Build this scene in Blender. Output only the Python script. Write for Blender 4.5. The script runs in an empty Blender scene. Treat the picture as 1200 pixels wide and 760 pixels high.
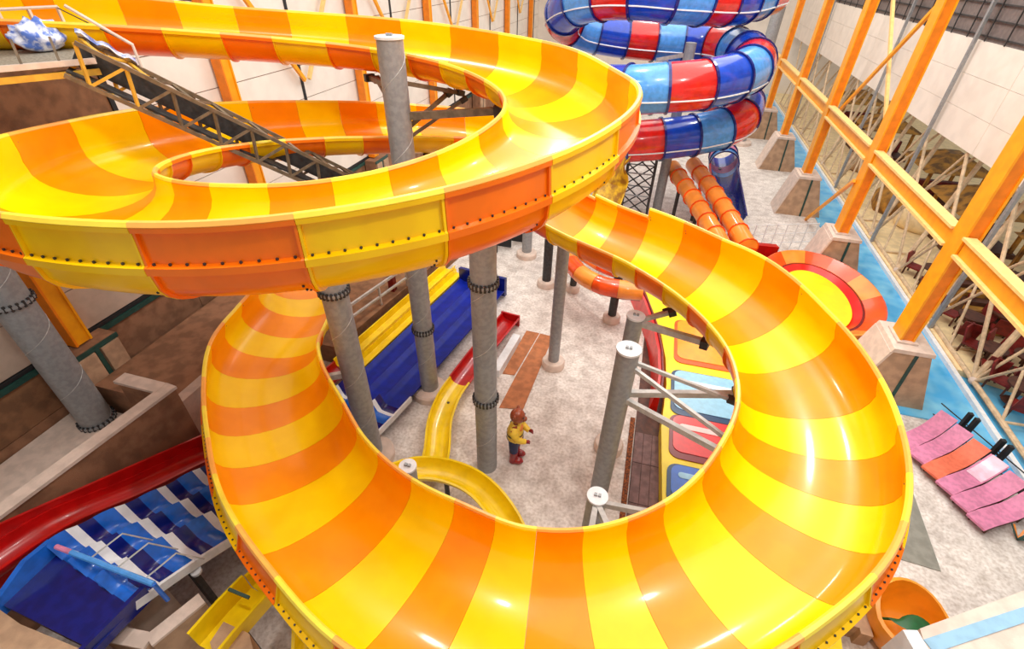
import bpy, math, random
import numpy as np
from mathutils import Vector, Matrix

random.seed(7)
SC = bpy.context.scene
COL = SC.collection

# ------------------------------------------------------------------ camera
CAM_H = 12.0
F_PX = 569.0
ROT = np.array(((0.96272, -0.17644, 0.20505), (0.26991, 0.57613, -0.77151), (0.01799, 0.79809, 0.60227)))
cd = bpy.data.cameras.new('camera')
cd.sensor_width = 36.0
cd.lens = F_PX / 1200.0 * 36.0
cd.clip_end = 300
cam = bpy.data.objects.new('camera', cd)
COL.objects.link(cam)
M4 = Matrix([list(ROT[i]) + [(0, 0, CAM_H)[i]] for i in range(3)] + [[0, 0, 0, 1]])
cam.matrix_world = M4
SC.camera = cam

# ------------------------------------------------------------------ world, lights, exposure
w = bpy.data.worlds.new('hall_light')
SC.world = w
w.use_nodes = True
w.node_tree.nodes['Background'].inputs[0].default_value = (1.0, 0.97, 0.93, 1)
w.node_tree.nodes['Background'].inputs[1].default_value = 0.43
SC.view_settings.view_transform = 'Standard'
SC.view_settings.look = 'None'
SC.view_settings.gamma = 1
SC.view_settings.exposure = 0.13


def area(name, loc, size, power, col=(1, .96, .9), rot=(0, 0, 0), size_y=None):
    l = bpy.data.lights.new(name, 'AREA')
    l.energy = power
    l.color = col
    l.shape = 'RECTANGLE'
    l.size = size
    l.size_y = size_y or size
    o = bpy.data.objects.new(name, l)
    COL.objects.link(o)
    o.location = loc
    o.rotation_euler = rot
    return o


area('skylight', (2, 16, 21), 16, 3600, size_y=34)
area('skylight_far', (2, 46, 21), 16, 2600, size_y=26)
for k, (lx, ly) in enumerate(((-6, 3), (-1, 15), (3, 4), (6, 14), (-4, 26), (5, 28), (-8, 14), (0, 40))):
    area('bay_lamp', (lx, ly, 17.5), 0.7, 420)

# ------------------------------------------------------------------ survey helpers: pixel on a known plane -> point
CP = np.array((0, 0, CAM_H))


def ray(px, py):
    return ROT @ np.array((px - 600.0, 380.0 - py, -F_PX))


def at(px, py, z):
    d = ray(px, py)
    return Vector(CP + d * ((z - CAM_H) / d[2]))


def at_x(px, py, x):
    d = ray(px, py)
    return Vector(CP + d * (x / d[0]))


def at_d(px, py, depth):
    return Vector(CP + ray(px, py) / F_PX * depth)


# ------------------------------------------------------------------ materials
def lin(c):
    return tuple(((v / 255.0) / 12.92 if v / 255.0 <= .04045 else ((v / 255.0 + .055) / 1.055) ** 2.4) for v in c)


def mat(name, rgb, rough=.5, metal=0.0, var=.08, scale=6.0, bump=0.0, bscale=40.0, coat=0.0, rgb2=None, detail=4, mix=(.4, .6), spec=.5):
    m = bpy.data.materials.new(name)
    m.use_nodes = True
    nt = m.node_tree
    b = nt.nodes['Principled BSDF']
    b.inputs['Roughness'].default_value = rough
    b.inputs['Metallic'].default_value = metal
    b.inputs['Specular IOR Level'].default_value = spec
    if coat:
        b.inputs['Coat Weight'].default_value = coat
        b.inputs['Coat Roughness'].default_value = .08
    c = lin(rgb)
    tc = nt.nodes.new('ShaderNodeTexCoord')
    n = nt.nodes.new('ShaderNodeTexNoise')
    n.inputs['Scale'].default_value = scale
    n.inputs['Detail'].default_value = detail
    nt.links.new(tc.outputs['Object'], n.inputs['Vector'])
    r = nt.nodes.new('ShaderNodeValToRGB')
    r.color_ramp.elements[0].position = mix[0]
    r.color_ramp.elements[1].position = mix[1]
    if rgb2 is None:
        lo = tuple(max(0, v * (1 - var)) for v in c)
        hi = tuple(min(1, v * (1 + var)) for v in c)
    else:
        lo, hi = c, lin(rgb2)
    r.color_ramp.elements[0].color = (*lo, 1)
    r.color_ramp.elements[1].color = (*hi, 1)
    nt.links.new(n.outputs['Fac'], r.inputs['Fac'])
    nt.links.new(r.outputs['Color'], b.inputs['Base Color'])
    if bump:
        n2 = nt.nodes.new('ShaderNodeTexNoise')
        n2.inputs['Scale'].default_value = bscale
        n2.inputs['Detail'].default_value = 6
        nt.links.new(tc.outputs['Object'], n2.inputs['Vector'])
        bp = nt.nodes.new('ShaderNodeBump')
        bp.inputs['Strength'].default_value = bump
        bp.inputs['Distance'].default_value = .02
        nt.links.new(n2.outputs['Fac'], bp.inputs['Height'])
        nt.links.new(bp.outputs['Normal'], b.inputs['Normal'])
    return m


M = {}
M['yellow'] = mat('yellow_gelcoat', (255, 207, 0), .26, var=.03, scale=2, coat=.25, spec=.25)
M['orange'] = mat('orange_gelcoat', (255, 150, 0), .26, var=.04, scale=2, coat=.25, spec=.25)
M['yellow_ext'] = mat('yellow_outer_gelcoat', (255, 200, 0), .3, var=.05, scale=2, coat=.2, spec=.3)
M['orange_ext'] = mat('orange_outer_gelcoat', (250, 118, 6), .3, var=.05, scale=2, coat=.2, spec=.3)
M['rim_y'] = mat('lit_yellow_lip', (255, 222, 70), .3, var=.04)
M['rim_o'] = mat('lit_orange_lip', (255, 176, 80), .3, var=.04)
M['steel'] = mat('galvanised_steel', (156, 158, 160), .5, .25, var=.09, scale=9, bump=.1)
M['steel_dark'] = mat('dark_steel', (62, 60, 60), .55, .3, var=.2, scale=9)
M['steel_pale'] = mat('pale_steel', (196, 194, 190), .5, .2, var=.1)
M['cap'] = mat('white_cap', (226, 228, 230), .5, var=.05)
M['conc'] = mat('beige_concrete', (186, 152, 122), .85, var=.14, scale=3, bump=.25, bscale=60)
M['conc_lt'] = mat('pale_coping', (218, 198, 184), .8, var=.08, scale=4, bump=.15)
M['conc_br'] = mat('brown_concrete', (146, 104, 76), .85, var=.2, scale=2.5, bump=.3, bscale=60)
M['conc_dk'] = mat('dark_brown_panel', (134, 94, 64), .85, var=.22, scale=2.5, bump=.3, bscale=50)
M['panel_w'] = mat('white_wall_panel', (240, 230, 218), .6, var=.04, scale=1.2)
M['panel_g'] = mat('shaded_wall_panel', (190, 168, 150), .7, var=.08, scale=2)  # near white panels, with the wall's shadow put into the colour
M['black'] = mat('black_joint', (34, 34, 36), .6, var=.1)
M['green'] = mat('dark_green_strip', (36, 74, 66), .5, var=.15)
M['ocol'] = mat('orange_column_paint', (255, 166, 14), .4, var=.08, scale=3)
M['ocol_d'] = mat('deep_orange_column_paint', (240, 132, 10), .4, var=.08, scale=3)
M['beam_lt'] = mat('cream_flange', (250, 206, 130), .5, var=.06)
M['blue_d'] = mat('navy_fibreglass', (12, 26, 112), .25, var=.15, scale=5, coat=.4)
M['blue_r'] = mat('royal_fibreglass', (6, 32, 150), .45, var=.15, scale=4, spec=.25)
M['blue_m'] = mat('mid_blue_fibreglass', (26, 104, 206), .25, var=.12, scale=5, coat=.4)
M['blue_l'] = mat('light_blue_fibreglass', (84, 158, 234), .22, var=.1, scale=5, coat=.4)
M['tube_b'] = mat('tube_blue', (24, 70, 190), .18, var=.12, scale=3, coat=.5)
M['tube_r'] = mat('tube_red', (220, 34, 26), .18, var=.12, scale=3, coat=.5)
M['white'] = mat('white_gelcoat', (240, 242, 244), .3, var=.04)
M['red'] = mat('red_fibreglass', (182, 10, 10), .3, var=.12, scale=3, coat=.2)
M['red_b'] = mat('bright_red_fibreglass', (224, 30, 18), .3, var=.1, scale=3, coat=.2)
M['red_d'] = mat('dark_red', (120, 18, 16), .35, var=.2)
M['orange_r'] = mat('red_orange_fibreglass', (240, 80, 14), .25, var=.15, scale=2, coat=.4)
M['ypaint'] = mat('lemon_paint', (248, 222, 16), .35, var=.07, scale=1.5)
M['yworn'] = mat('worn_yellow', (222, 176, 16), .5, rgb2=(150, 100, 20), scale=3)
M['ytray'] = mat('chute_yellow', (250, 214, 10), .28, var=.07, scale=3, coat=.3)
M['otube'] = mat('orange_tube', (250, 146, 50), .3, var=.1, scale=2, coat=.4)
M['pink'] = mat('pink_cushion', (216, 132, 168), .5, var=.12, scale=7)
M['salmon'] = mat('salmon_cushion', (238, 116, 84), .55, var=.1, scale=7)
M['sheen'] = mat('pale_pink_glare', (244, 200, 220), .2, var=.1, scale=5)  # glare on a lounger, put into the colour
M['brownmat'] = mat('tan_board', (176, 108, 64), .7, var=.16, scale=4)
M['brick'] = mat('dark_purple_brick', (108, 76, 74), .8, var=.25, scale=3)
M['plank'] = mat('purple_brown_plank', (120, 92, 90), .75, var=.2, scale=5)
M['rust'] = mat('rusty_strip', (150, 80, 30), .8, rgb2=(80, 40, 20), scale=16)
M['wood'] = mat('weathered_tube', (214, 186, 150), .6, var=.14, scale=5)
M['truss'] = mat('truss_tube', (118, 102, 82), .5, .25, var=.2, scale=6)
M['truss_y'] = mat('yellow_truss_tube', (220, 170, 60), .5, .1, var=.1)
M['furn'] = mat('dark_red_furniture', (126, 30, 22), .5, var=.25, scale=5)
M['furn_b'] = mat('brown_furniture', (84, 46, 30), .6, var=.25, scale=5)
M['sand'] = mat('cream_deck', (246, 220, 170), .8, var=.08, scale=3)
M['gold'] = mat('golden_facade', (196, 140, 50), .7, rgb2=(120, 84, 40), scale=2)
M['skin_br'] = mat('brown_painted_head', (150, 66, 30), .25, var=.12, scale=4, coat=.4)
M['vest'] = mat('yellow_vest', (246, 206, 66), .4, var=.08)
M['navy'] = mat('navy_cloth', (24, 34, 84), .5, var=.15)
M['boot'] = mat('glossy_dark_red_boot', (146, 14, 22), .2, var=.12, coat=.5)
M['orange_b'] = mat('orange_bib', (236, 140, 60), .5, var=.1)
M['tub'] = mat('orange_tub', (246, 156, 24), .35, var=.1, scale=2, coat=.3)
M['leaf'] = mat('green_leaf', (14, 92, 44), .4, var=.15)
M['grate'] = mat('roof_grey', (128, 116, 112), .6, .2, var=.1)
M['pad_r'] = mat('pad_red', (226, 30, 26), .3, var=.06, coat=.3)
M['pad_rd'] = mat('pad_dark_red', (130, 16, 20), .3, var=.06)
M['pad_b'] = mat('pad_blue', (10, 96, 206), .3, var=.06, coat=.3)
M['pad_bd'] = mat('pad_dark_blue', (10, 58, 100), .3, var=.06)
M['pad_l'] = mat('pad_light_blue', (150, 204, 232), .3, var=.06, coat=.3)
M['pad_o'] = mat('pad_orange', (250, 160, 20), .3, var=.06, coat=.3)
M['pad_od'] = mat('pad_dark_orange', (226, 94, 20), .3, var=.06)
M['pinkish'] = mat('pale_pink_stroke', (250, 210, 206), .3, var=.05)
M['greymat'] = mat('grey_mat', (140, 138, 128), .8, var=.12, scale=4)
M['film'] = mat('blue_white_sheeting', (90, 120, 200), .25, rgb2=(236, 236, 246), scale=7)
M['net'] = mat('grey_net', (150, 140, 124), .7, var=.25, scale=20)


def floor_material():
    m = bpy.data.materials.new('worn_concrete_floor')
    m.use_nodes = True
    nt = m.node_tree
    b = nt.nodes['Principled BSDF']
    b.inputs['Roughness'].default_value = .7
    tc = nt.nodes.new('ShaderNodeTexCoord')

    def noise(s, d=6):
        n = nt.nodes.new('ShaderNodeTexNoise')
        n.inputs['Scale'].default_value = s
        n.inputs['Detail'].default_value = d
        nt.links.new(tc.outputs['Object'], n.inputs['Vector'])
        return n

    def ramp(n, a, b_, p0=.35, p1=.65):
        r = nt.nodes.new('ShaderNodeValToRGB')
        r.color_ramp.elements[0].position = p0
        r.color_ramp.elements[1].position = p1
        r.color_ramp.elements[0].color = (*lin(a), 1)
        r.color_ramp.elements[1].color = (*lin(b_), 1)
        nt.links.new(n.outputs['Fac'], r.inputs['Fac'])
        return r
    r1 = ramp(noise(.35), (206, 196, 190), (238, 230, 222))
    r2 = ramp(noise(2.2, 9), (178, 166, 158), (250, 244, 238), .3, .62)
    r3 = ramp(noise(11, 8), (206, 198, 190), (255, 255, 255), .3, .6)
    mx = nt.nodes.new('ShaderNodeMix')
    mx.data_type = 'RGBA'
    mx.inputs[0].default_value = .5
    nt.links.new(r1.outputs[0], mx.inputs[6])
    nt.links.new(r2.outputs[0], mx.inputs[7])
    m2 = nt.nodes.new('ShaderNodeMix')
    m2.data_type = 'RGBA'
    m2.blend_type = 'MULTIPLY'
    m2.inputs[0].default_value = .8
    nt.links.new(mx.outputs[2], m2.inputs[6])
    nt.links.new(r3.outputs[0], m2.inputs[7])
    nt.links.new(m2.outputs[2], b.inputs['Base Color'])
    return m


M['floor'] = floor_material()


def water_material():
    m = bpy.data.materials.new('pool_water')
    m.use_nodes = True
    nt = m.node_tree
    b = nt.nodes['Principled BSDF']
    b.inputs['Roughness'].default_value = .08
    tc = nt.nodes.new('ShaderNodeTexCoord')
    n = nt.nodes.new('ShaderNodeTexNoise')
    n.inputs['Scale'].default_value = 1.1
    nt.links.new(tc.outputs['Object'], n.inputs['Vector'])
    r = nt.nodes.new('ShaderNodeValToRGB')
    r.color_ramp.elements[0].position = .35
    r.color_ramp.elements[1].position = .7
    r.color_ramp.elements[0].color = (*lin((70, 172, 230)), 1)
    r.color_ramp.elements[1].color = (*lin((130, 206, 240)), 1)
    nt.links.new(n.outputs['Fac'], r.inputs['Fac'])
    nt.links.new(r.outputs['Color'], b.inputs['Base Color'])
    n2 = nt.nodes.new('ShaderNodeTexNoise')
    n2.inputs['Scale'].default_value = 5
    nt.links.new(tc.outputs['Object'], n2.inputs['Vector'])
    bp = nt.nodes.new('ShaderNodeBump')
    bp.inputs['Strength'].default_value = .25
    nt.links.new(n2.outputs['Fac'], bp.inputs['Height'])
    nt.links.new(bp.outputs['Normal'], b.inputs['Normal'])
    return m


M['water'] = water_material()

M['stripe'] = mat('pale_blue_stripe', (150, 190, 216), .5, var=.06)

# ------------------------------------------------------------------ mesh helpers
ORIGIN = {}


def V(*a):
    return Vector(a)


class MB:
    def __init__(self):
        self.v = []
        self.f = []
        self.m = []

    def add(self, vs, fs, mi=0):
        b = len(self.v)
        self.v += [tuple(p) for p in vs]
        self.f += [tuple(i + b for i in f) for f in fs]
        self.m += [mi] * len(fs)
        return self

    def hexa(self, p, mi=0):   # 8 points: bottom 4 (ccw), top 4
        return self.add(p, [(3, 2, 1, 0), (4, 5, 6, 7), (0, 1, 5, 4), (1, 2, 6, 5), (2, 3, 7, 6), (3, 0, 4, 7)], mi)

    def box(self, x0, x1, y0, y1, z0, z1, mi=0):
        return self.hexa([(x0, y0, z0), (x1, y0, z0), (x1, y1, z0), (x0, y1, z0), (x0, y0, z1), (x1, y0, z1), (x1, y1, z1), (x0, y1, z1)], mi)

    def bar(self, a, b, w, h, up=(0, 0, 1), mi=0):
        a = Vector(a); b = Vector(b)
        d = (b - a).normalized()
        u = Vector(up)
        if abs(d.dot(u)) > .98:
            u = Vector((1, 0, 0))
        s = d.cross(u).normalized()
        u = s.cross(d).normalized()
        s *= w / 2; u *= h / 2
        return self.hexa([a - s - u, b - s - u, b + s - u, a + s - u, a - s + u, b - s + u, b + s + u, a + s + u], mi)

    def prism(self, poly, z0, z1, mi=0):   # poly: xy list (ccw), vertical extrude
        n = len(poly)
        vs = [(p[0], p[1], z0) for p in poly] + [(p[0], p[1], z1) for p in poly]
        fs = [tuple(range(n - 1, -1, -1)), tuple(range(n, 2 * n))] + [(i, (i + 1) % n, n + (i + 1) % n, n + i) for i in range(n)]
        return self.add(vs, fs, mi)

    def extr(self, pts, vec, mi=0):   # planar 3d polygon extruded by a vector
        n = len(pts)
        vec = Vector(vec)
        vs = [Vector(p) for p in pts] + [Vector(p) + vec for p in pts]
        fs = [tuple(range(n - 1, -1, -1)), tuple(range(n, 2 * n))] + [(i, (i + 1) % n, n + (i + 1) % n, n + i) for i in range(n)]
        return self.add(vs, fs, mi)

    def tube(self, pts, r, n=10, mi=0, cap=True):
        pts = [Vector(p) for p in pts]
        rs = r if isinstance(r, (list, tuple)) else [r] * len(pts)
        vs = []
        for i, p in enumerate(pts):
            d = (pts[min(i + 1, len(pts) - 1)] - pts[max(i - 1, 0)]).normalized()
            u = Vector((0, 0, 1)) if abs(d.z) < .95 else Vector((1, 0, 0))
            s = d.cross(u).normalized()
            u = s.cross(d)
            for k in range(n):
                a = 2 * math.pi * k / n
                vs.append(p + (s * math.cos(a) + u * math.sin(a)) * rs[i])
        fs = []
        for i in range(len(pts) - 1):
            for k in range(n):
                k2 = (k + 1) % n
                fs.append((i * n + k, i * n + k2, (i + 1) * n + k2, (i + 1) * n + k))
        if cap:
            fs.append(tuple(range(n - 1, -1, -1)))
            L = (len(pts) - 1) * n
            fs.append(tuple(L + k for k in range(n)))
        return self.add(vs, fs, mi)

    def lathe(self, prof, c=(0, 0, 0), n=24, mi=0):   # prof: (r,z) bottom to top, closed to axis with n-gons
        vs = []
        for r, z in prof:
            for k in range(n):
                a = 2 * math.pi * k / n
                vs.append((c[0] + r * math.cos(a), c[1] + r * math.sin(a), c[2] + z))
        fs = []
        for i in range(len(prof) - 1):
            for k in range(n):
                k2 = (k + 1) % n
                fs.append((i * n + k, i * n + k2, (i + 1) * n + k2, (i + 1) * n + k))
        fs.append(tuple(range(n - 1, -1, -1)))
        L = (len(prof) - 1) * n
        fs.append(tuple(L + k for k in range(n)))
        return self.add(vs, fs, mi)

    def loft(self, rings, mi=0, closed=True, caps=True, mik=None):   # rings of equal vertex count
        n = len(rings[0])
        vs = [p for r in rings for p in r]
        fs = []
        m = n if closed else n - 1
        for i in range(len(rings) - 1):
            for k in range(m):
                k2 = (k + 1) % n
                fs.append((i * n + k, i * n + k2, (i + 1) * n + k2, (i + 1) * n + k))
        if caps and closed:
            fs.append(tuple(range(n - 1, -1, -1)))
            L = (len(rings) - 1) * n
            fs.append(tuple(L + k for k in range(n)))
        b0 = len(self.m)
        self.add(vs, fs, mi)
        if mik:
            for i in range(len(rings) - 1):
                for k in range(m):
                    self.m[b0 + i * m + k] = mik[k]
        return self

    def ball(self, c, r, n=16, k=10, mi=0, sc=(1, 1, 1), R=None):
        prof = []
        vs = []
        fs = []
        for i in range(1, k):
            t = math.pi * i / k
            for j in range(n):
                a = 2 * math.pi * j / n
                p = Vector((math.sin(t) * math.cos(a) * sc[0] * r, math.sin(t) * math.sin(a) * sc[1] * r, -math.cos(t) * sc[2] * r))
                if R is not None:
                    p = R @ p
                vs.append(Vector(c) + p)
        bot = Vector((0, 0, -r * sc[2])); top = Vector((0, 0, r * sc[2]))
        if R is not None:
            bot = R @ bot; top = R @ top
        vs += [Vector(c) + bot, Vector(c) + top]
        b = (k - 1) * n
        for i in range(k - 2):
            for j in range(n):
                j2 = (j + 1) % n
                fs.append((i * n + j, i * n + j2, (i + 1) * n + j2, (i + 1) * n + j))
        for j in range(n):
            j2 = (j + 1) % n
            fs.append((b, j2, j))
            fs.append((b + 1, (k - 2) * n + j, (k - 2) * n + j2))
        return self.add(vs, fs, mi)

    def build(self, name, mats, parent=None, smooth=False, angle=35):
        o0 = ORIGIN.get(parent.name, Vector((0, 0, 0))) if parent else Vector((0, 0, 0))
        me = bpy.data.meshes.new(name)
        me.from_pydata([(p[0] - o0[0], p[1] - o0[1], p[2] - o0[2]) for p in self.v], [], self.f)
        if not isinstance(mats, (list, tuple)):
            mats = [mats]
        for m in mats:
            me.materials.append(M[m] if isinstance(m, str) else m)
        me.polygons.foreach_set('material_index', self.m)
        if smooth:
            me.polygons.foreach_set('use_smooth', [True] * len(me.polygons))
            me.set_sharp_from_angle(angle=math.radians(angle))
        me.update()
        o = bpy.data.objects.new(name, me)
        COL.objects.link(o)
        if parent:
            o.parent = parent
            ORIGIN[o.name] = o0
        return o


def tag(o, label=None, cat=None, group=None, kind=None):
    if label: o['label'] = label
    if cat: o['category'] = cat
    if group: o['group'] = group
    if kind: o['kind'] = kind
    return o


def thing(name, label, cat, loc=(0, 0, 0), group=None, kind=None):
    o = bpy.data.objects.new(name, None)
    o.empty_display_size = .2
    COL.objects.link(o)
    o.location = loc
    ORIGIN[o.name] = Vector(loc)
    return tag(o, label, cat, group, kind)


def root(loc, name, label=None, kind=None, group=None, cat=None):
    return thing(name, label, cat, loc, group, kind)


def dup(r, loc, rz=0.0, label=None):
    def cp(o, par):
        c = o.copy()
        COL.objects.link(c)
        c.parent = par
        for ch in o.children:
            cp(ch, c)
        return c
    n = cp(r, None)
    n.location = loc
    n.rotation_euler = (0, 0, rz)
    if label: n['label'] = label
    return n


def piece(src, parent, loc, name=None):   # a repeated piece sharing mesh data
    o = bpy.data.objects.new(name or src.name.split('.')[0], src)
    COL.objects.link(o)
    o.parent = parent
    o.location = loc
    return o


def catmull(P, M_=32):
    P = np.array(P, float)
    N = len(P)
    uu = np.linspace(0, N - 1, (N - 1) * M_ + 1)
    i = np.clip(np.floor(uu).astype(int), 0, N - 2)
    f = (uu - i)[:, None]
    p1 = P[i]; p2 = P[i + 1]; p0 = P[np.maximum(i - 1, 0)]; p3 = P[np.minimum(i + 2, N - 1)]
    return .5 * (2 * p1 + (p2 - p0) * f + (2 * p0 - 5 * p1 + 4 * p2 - p3) * f ** 2 + (3 * p1 - p0 - 3 * p2 + p3) * f ** 3)


class Path:
    def __init__(self, P, M_=32):
        self.P = catmull(P, M_)
        d = np.diff(self.P[:, :3], axis=0)
        self.S = np.r_[0, np.cumsum(np.linalg.norm(d, axis=1))]
        self.L = self.S[-1]

    def at(self, s):
        return np.array([np.interp(s, self.S, self.P[:, k]) for k in range(self.P.shape[1])])

    def tan(self, s):
        e = .06
        a = self.at(max(0, s - e))[:3]; b = self.at(min(self.L, s + e))[:3]
        t = b - a
        return t / np.linalg.norm(t)

# ------------------------------------------------------------------ setting
fl = MB().box(-15.6, 25.5, -6, 66.5, -.3, 0).build('floor', 'floor')
tag(fl, 'worn pale concrete floor of the hall', kind='structure')

YL = [7.2, 15.6, 24.6, 33.5, 42.6, 51.7, 61.0]      # left bays
wl = MB().box(-15.6, -15.2, -6, 66, 0, 16).build('wall_left', 'conc_br')
tag(wl, 'left long wall with white panels above brown cladding', kind='structure')
edges = [-1.5] + [y for k, y in enumerate(YL)] + [66]
ylines = []
for a, b in zip(edges[:-1], edges[1:]):
    ylines += [a, (a + b) / 2]
ylines.append(66)
for a, b in zip(ylines[:-1], ylines[1:]):
    z = 2.92
    while z < 15:
        m = 'panel_w' if b > 12 else ('conc_dk' if z > 5.5 else 'panel_g')
        MB().box(-15.2, -15.15, a + .02, b - .02, z + .012, z + 1.28).build('panel', m, wl)
        z += 1.3
    if a < 40:
        for z0, z1 in ((.05, 1.3), (1.32, 2.6)):
            MB().box(-15.2, -15.13, a + .01, b - .01, z0, z1).build('plank', random.choice(['conc_br', 'conc_br', 'conc_dk']), wl)
for a in ylines[1::2]:
    MB().box(-15.15, -15.1, a - .07, a + .07, 2.9, 16).build('joint_strip', 'black', wl)
MB().box(-15.2, -15.06, -2, 66, 2.62, 2.78).build('green_strip', 'green', wl)
MB().box(-15.2, -15.1, -2, 66, 2.8, 2.9).build('black_strip', 'black', wl)

wb = MB().box(-15.6, 25.5, 66, 66.4, 0, 16).build('wall_back', 'panel_w')
tag(wb, 'far end wall of the hall', kind='structure')

wr = MB().box(12.66, 12.9, 4, 66, 6.0, 9.6).build('wall_right', 'panel_w')
tag(wr, 'white bulkhead hanging along the right side', kind='structure')
y = 4.0
while y < 66:
    for k in range(3):
        MB().box(12.6, 12.66, y + .01, min(y + 3.98, 66), 6.0 + 1.2 * k + .006, 7.2 + 1.2 * k - .006).build('panel', 'panel_w', wr)
    y += 4.0
ce = MB().box(12.7, 12.95, 4, 66, 9.6, 15).build('ceiling', 'grate')
tag(ce, 'dark ribbed roof soffit above the white bulkhead', kind='structure')
for k in range(9):
    MB().box(12.6, 12.7, 4, 66, 9.75 + k * .55, 9.8 + k * .55).build('purlin', 'steel_dark', ce)
y = 5.0
while y < 66:
    MB().box(12.56, 12.6, y, y + .05, 9.6, 15).build('rib', 'steel_dark', ce)
    y += 1.6

# pool: water, coping
poly = [(10.62, 14.35), (8.6, 14.4), (7.8, 16.4), (10.1, 20.5), (10.9, 24.2), (10.3, 29.5), (10.6, 66), (12.3, 66), (12.3, 17.2), (14.6, 16.4), (14.6, 8.2)]
pw = MB().prism(poly, 0.0, .045).build('pool_water', 'water')
tag(pw, 'bright blue pool water along the right side', kind='structure')
trim = MB().box(12.22, 12.38, 11.7, 66, 0.0, .2).build('trim_1', 'white')
tag(trim, 'white pool edge line running the length of the hall', kind='structure')
dk = MB().prism([(12.4, 17.2), (14.8, 16.4), (14.8, 4), (25.5, 4), (25.5, 66), (12.4, 66)], 0, .25).build('deck_floor', 'sand')
tag(dk, 'cream deck beyond the pool', kind='structure')

# ------------------------------------------------------------------ right piers and columns
YR = [15.5, 23.55, 31.5, 39.6, 47.7, 55.8]
PIER_LAB = ['widest beige concrete pier beside the pink loungers', 'beige concrete pier standing behind the yellow dish, second from the front',
            'beige concrete pier, third from the front on the right', 'beige concrete pier, fourth from the front on the right',
            'beige concrete pier beside the lower coil of the tube slide', 'farthest beige concrete pier on the right']


def make_pier(name, label):
    r = thing(name, label, 'pier', (0, 0, 0), 'concrete piers under the right columns')
    # local: column at origin, front faces -y, slope towards -x
    prof = [(-1.05, 0), (1.4, 0), (.66, 2.2), (-.45, 2.2)]
    body = MB().extr([(x, .75, z) for x, z in prof], (0, -1.5, 0))
    body.build('body', 'conc', r)
    c = MB().extr([(-.5, .8, 2.2), (-.46, .8, 2.34), (.7, .8, 2.34), (.72, .8, 2.2)], (0, -1.6, 0))
    c.build('coping', 'conc_lt', r)
    c = MB().extr([(-1.12, .8, 0), (-.52, .8, 2.2), (-.44, .8, 2.2), (-1.04, .8, 0)], (0, -1.6, 0))
    c.build('sloped_coping', 'conc_lt', r)
    MB().extr([(.28, -.78, 0), (.38, -.78, 0), (.3, -.78, 2.2), (.2, -.78, 2.2)], (0, .05, 0)).build('green_joint', 'green', r)
    return r


def make_column(name, label):
    r = thing(name, label, 'column', (0, 0, 0), 'orange steel columns along the right side')
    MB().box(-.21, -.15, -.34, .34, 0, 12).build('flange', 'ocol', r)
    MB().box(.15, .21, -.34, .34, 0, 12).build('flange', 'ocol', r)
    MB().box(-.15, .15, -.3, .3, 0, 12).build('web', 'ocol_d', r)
    MB().box(-.3, .3, -.45, .45, 0, .06).build('base_plate', 'conc_lt', r)
    return r


pier = make_pier('concrete_pier', PIER_LAB[0])
colm = make_column('orange_column', 'x')
CLAB = ['nearest orange steel column at the right, on the widest pier', 'second orange steel column from the front on the right',
        'third orange steel column from the front on the right', 'fourth orange steel column from the front on the right',
        'orange steel column rising beside the blue tube slide', 'farthest orange steel column on the right side']
for k, y in enumerate(YR):
    p = pier if k == 0 else dup(pier, (0, 0, 0), 0, PIER_LAB[k])
    p.location = (9.12, y, 0)
    c = colm if k == 0 else dup(colm, (0, 0, 0))
    c.location = (9.12, y, 2.345)
    c['label'] = CLAB[k]
bm = thing('orange_beam', 'long orange beam with cream flanges running past the right columns', 'beam', (9.0, 30, 5.5))
for a, b in zip([7.8] + YR, YR + [64]):
    MB().box(8.97, 9.05, a + .38, b - .38, 5.5, 6.0).build('web', 'ocol', bm)
    MB().box(8.84, 9.18, a + .36, b - .36, 5.98, 6.06).build('flange', 'beam_lt', bm)
    MB().box(8.84, 9.18, a + .36, b - .36, 5.44, 5.52).build('flange', 'beam_lt', bm)

# diagonal braces on the right columns
BR = [((9.45, 31.0, 5.95), (9.45, 24.9, 11.0), 'long thin orange brace crossing behind the second right column'),
      ((9.7, 24.4, 5.6), (9.7, 30.7, 10.8), 'pale yellow brace between the second and third right columns'),
      (tuple(at(944, 257, .02)), (8.82, 23.7, 4.6), 'short orange strut leaning from the floor to the second right column')]
for a, b, lab in BR:
    o = MB().bar(a, b, .12, .14).build('brace', 'ocol' if 'orange' in lab else 'beam_lt')
    tag(o, lab, 'brace')

# grey posts in front of the bulkhead
for k, y in enumerate((19.9, 27.8, 35.8, 43.9, 52.0)):
    o = MB().bar((12.4, y, .25), (12.4, y, 13), .12, .16, up=(0, 1, 0)).build('grey_post', 'steel')
    tag(o, ['nearest grey post in front of the white bulkhead', 'second grey post in front of the white bulkhead', 'third grey post in front of the white bulkhead',
            'fourth grey post in front of the white bulkhead', 'farthest grey post in front of the white bulkhead'][k], 'post', 'grey posts by the bulkhead')

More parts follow.
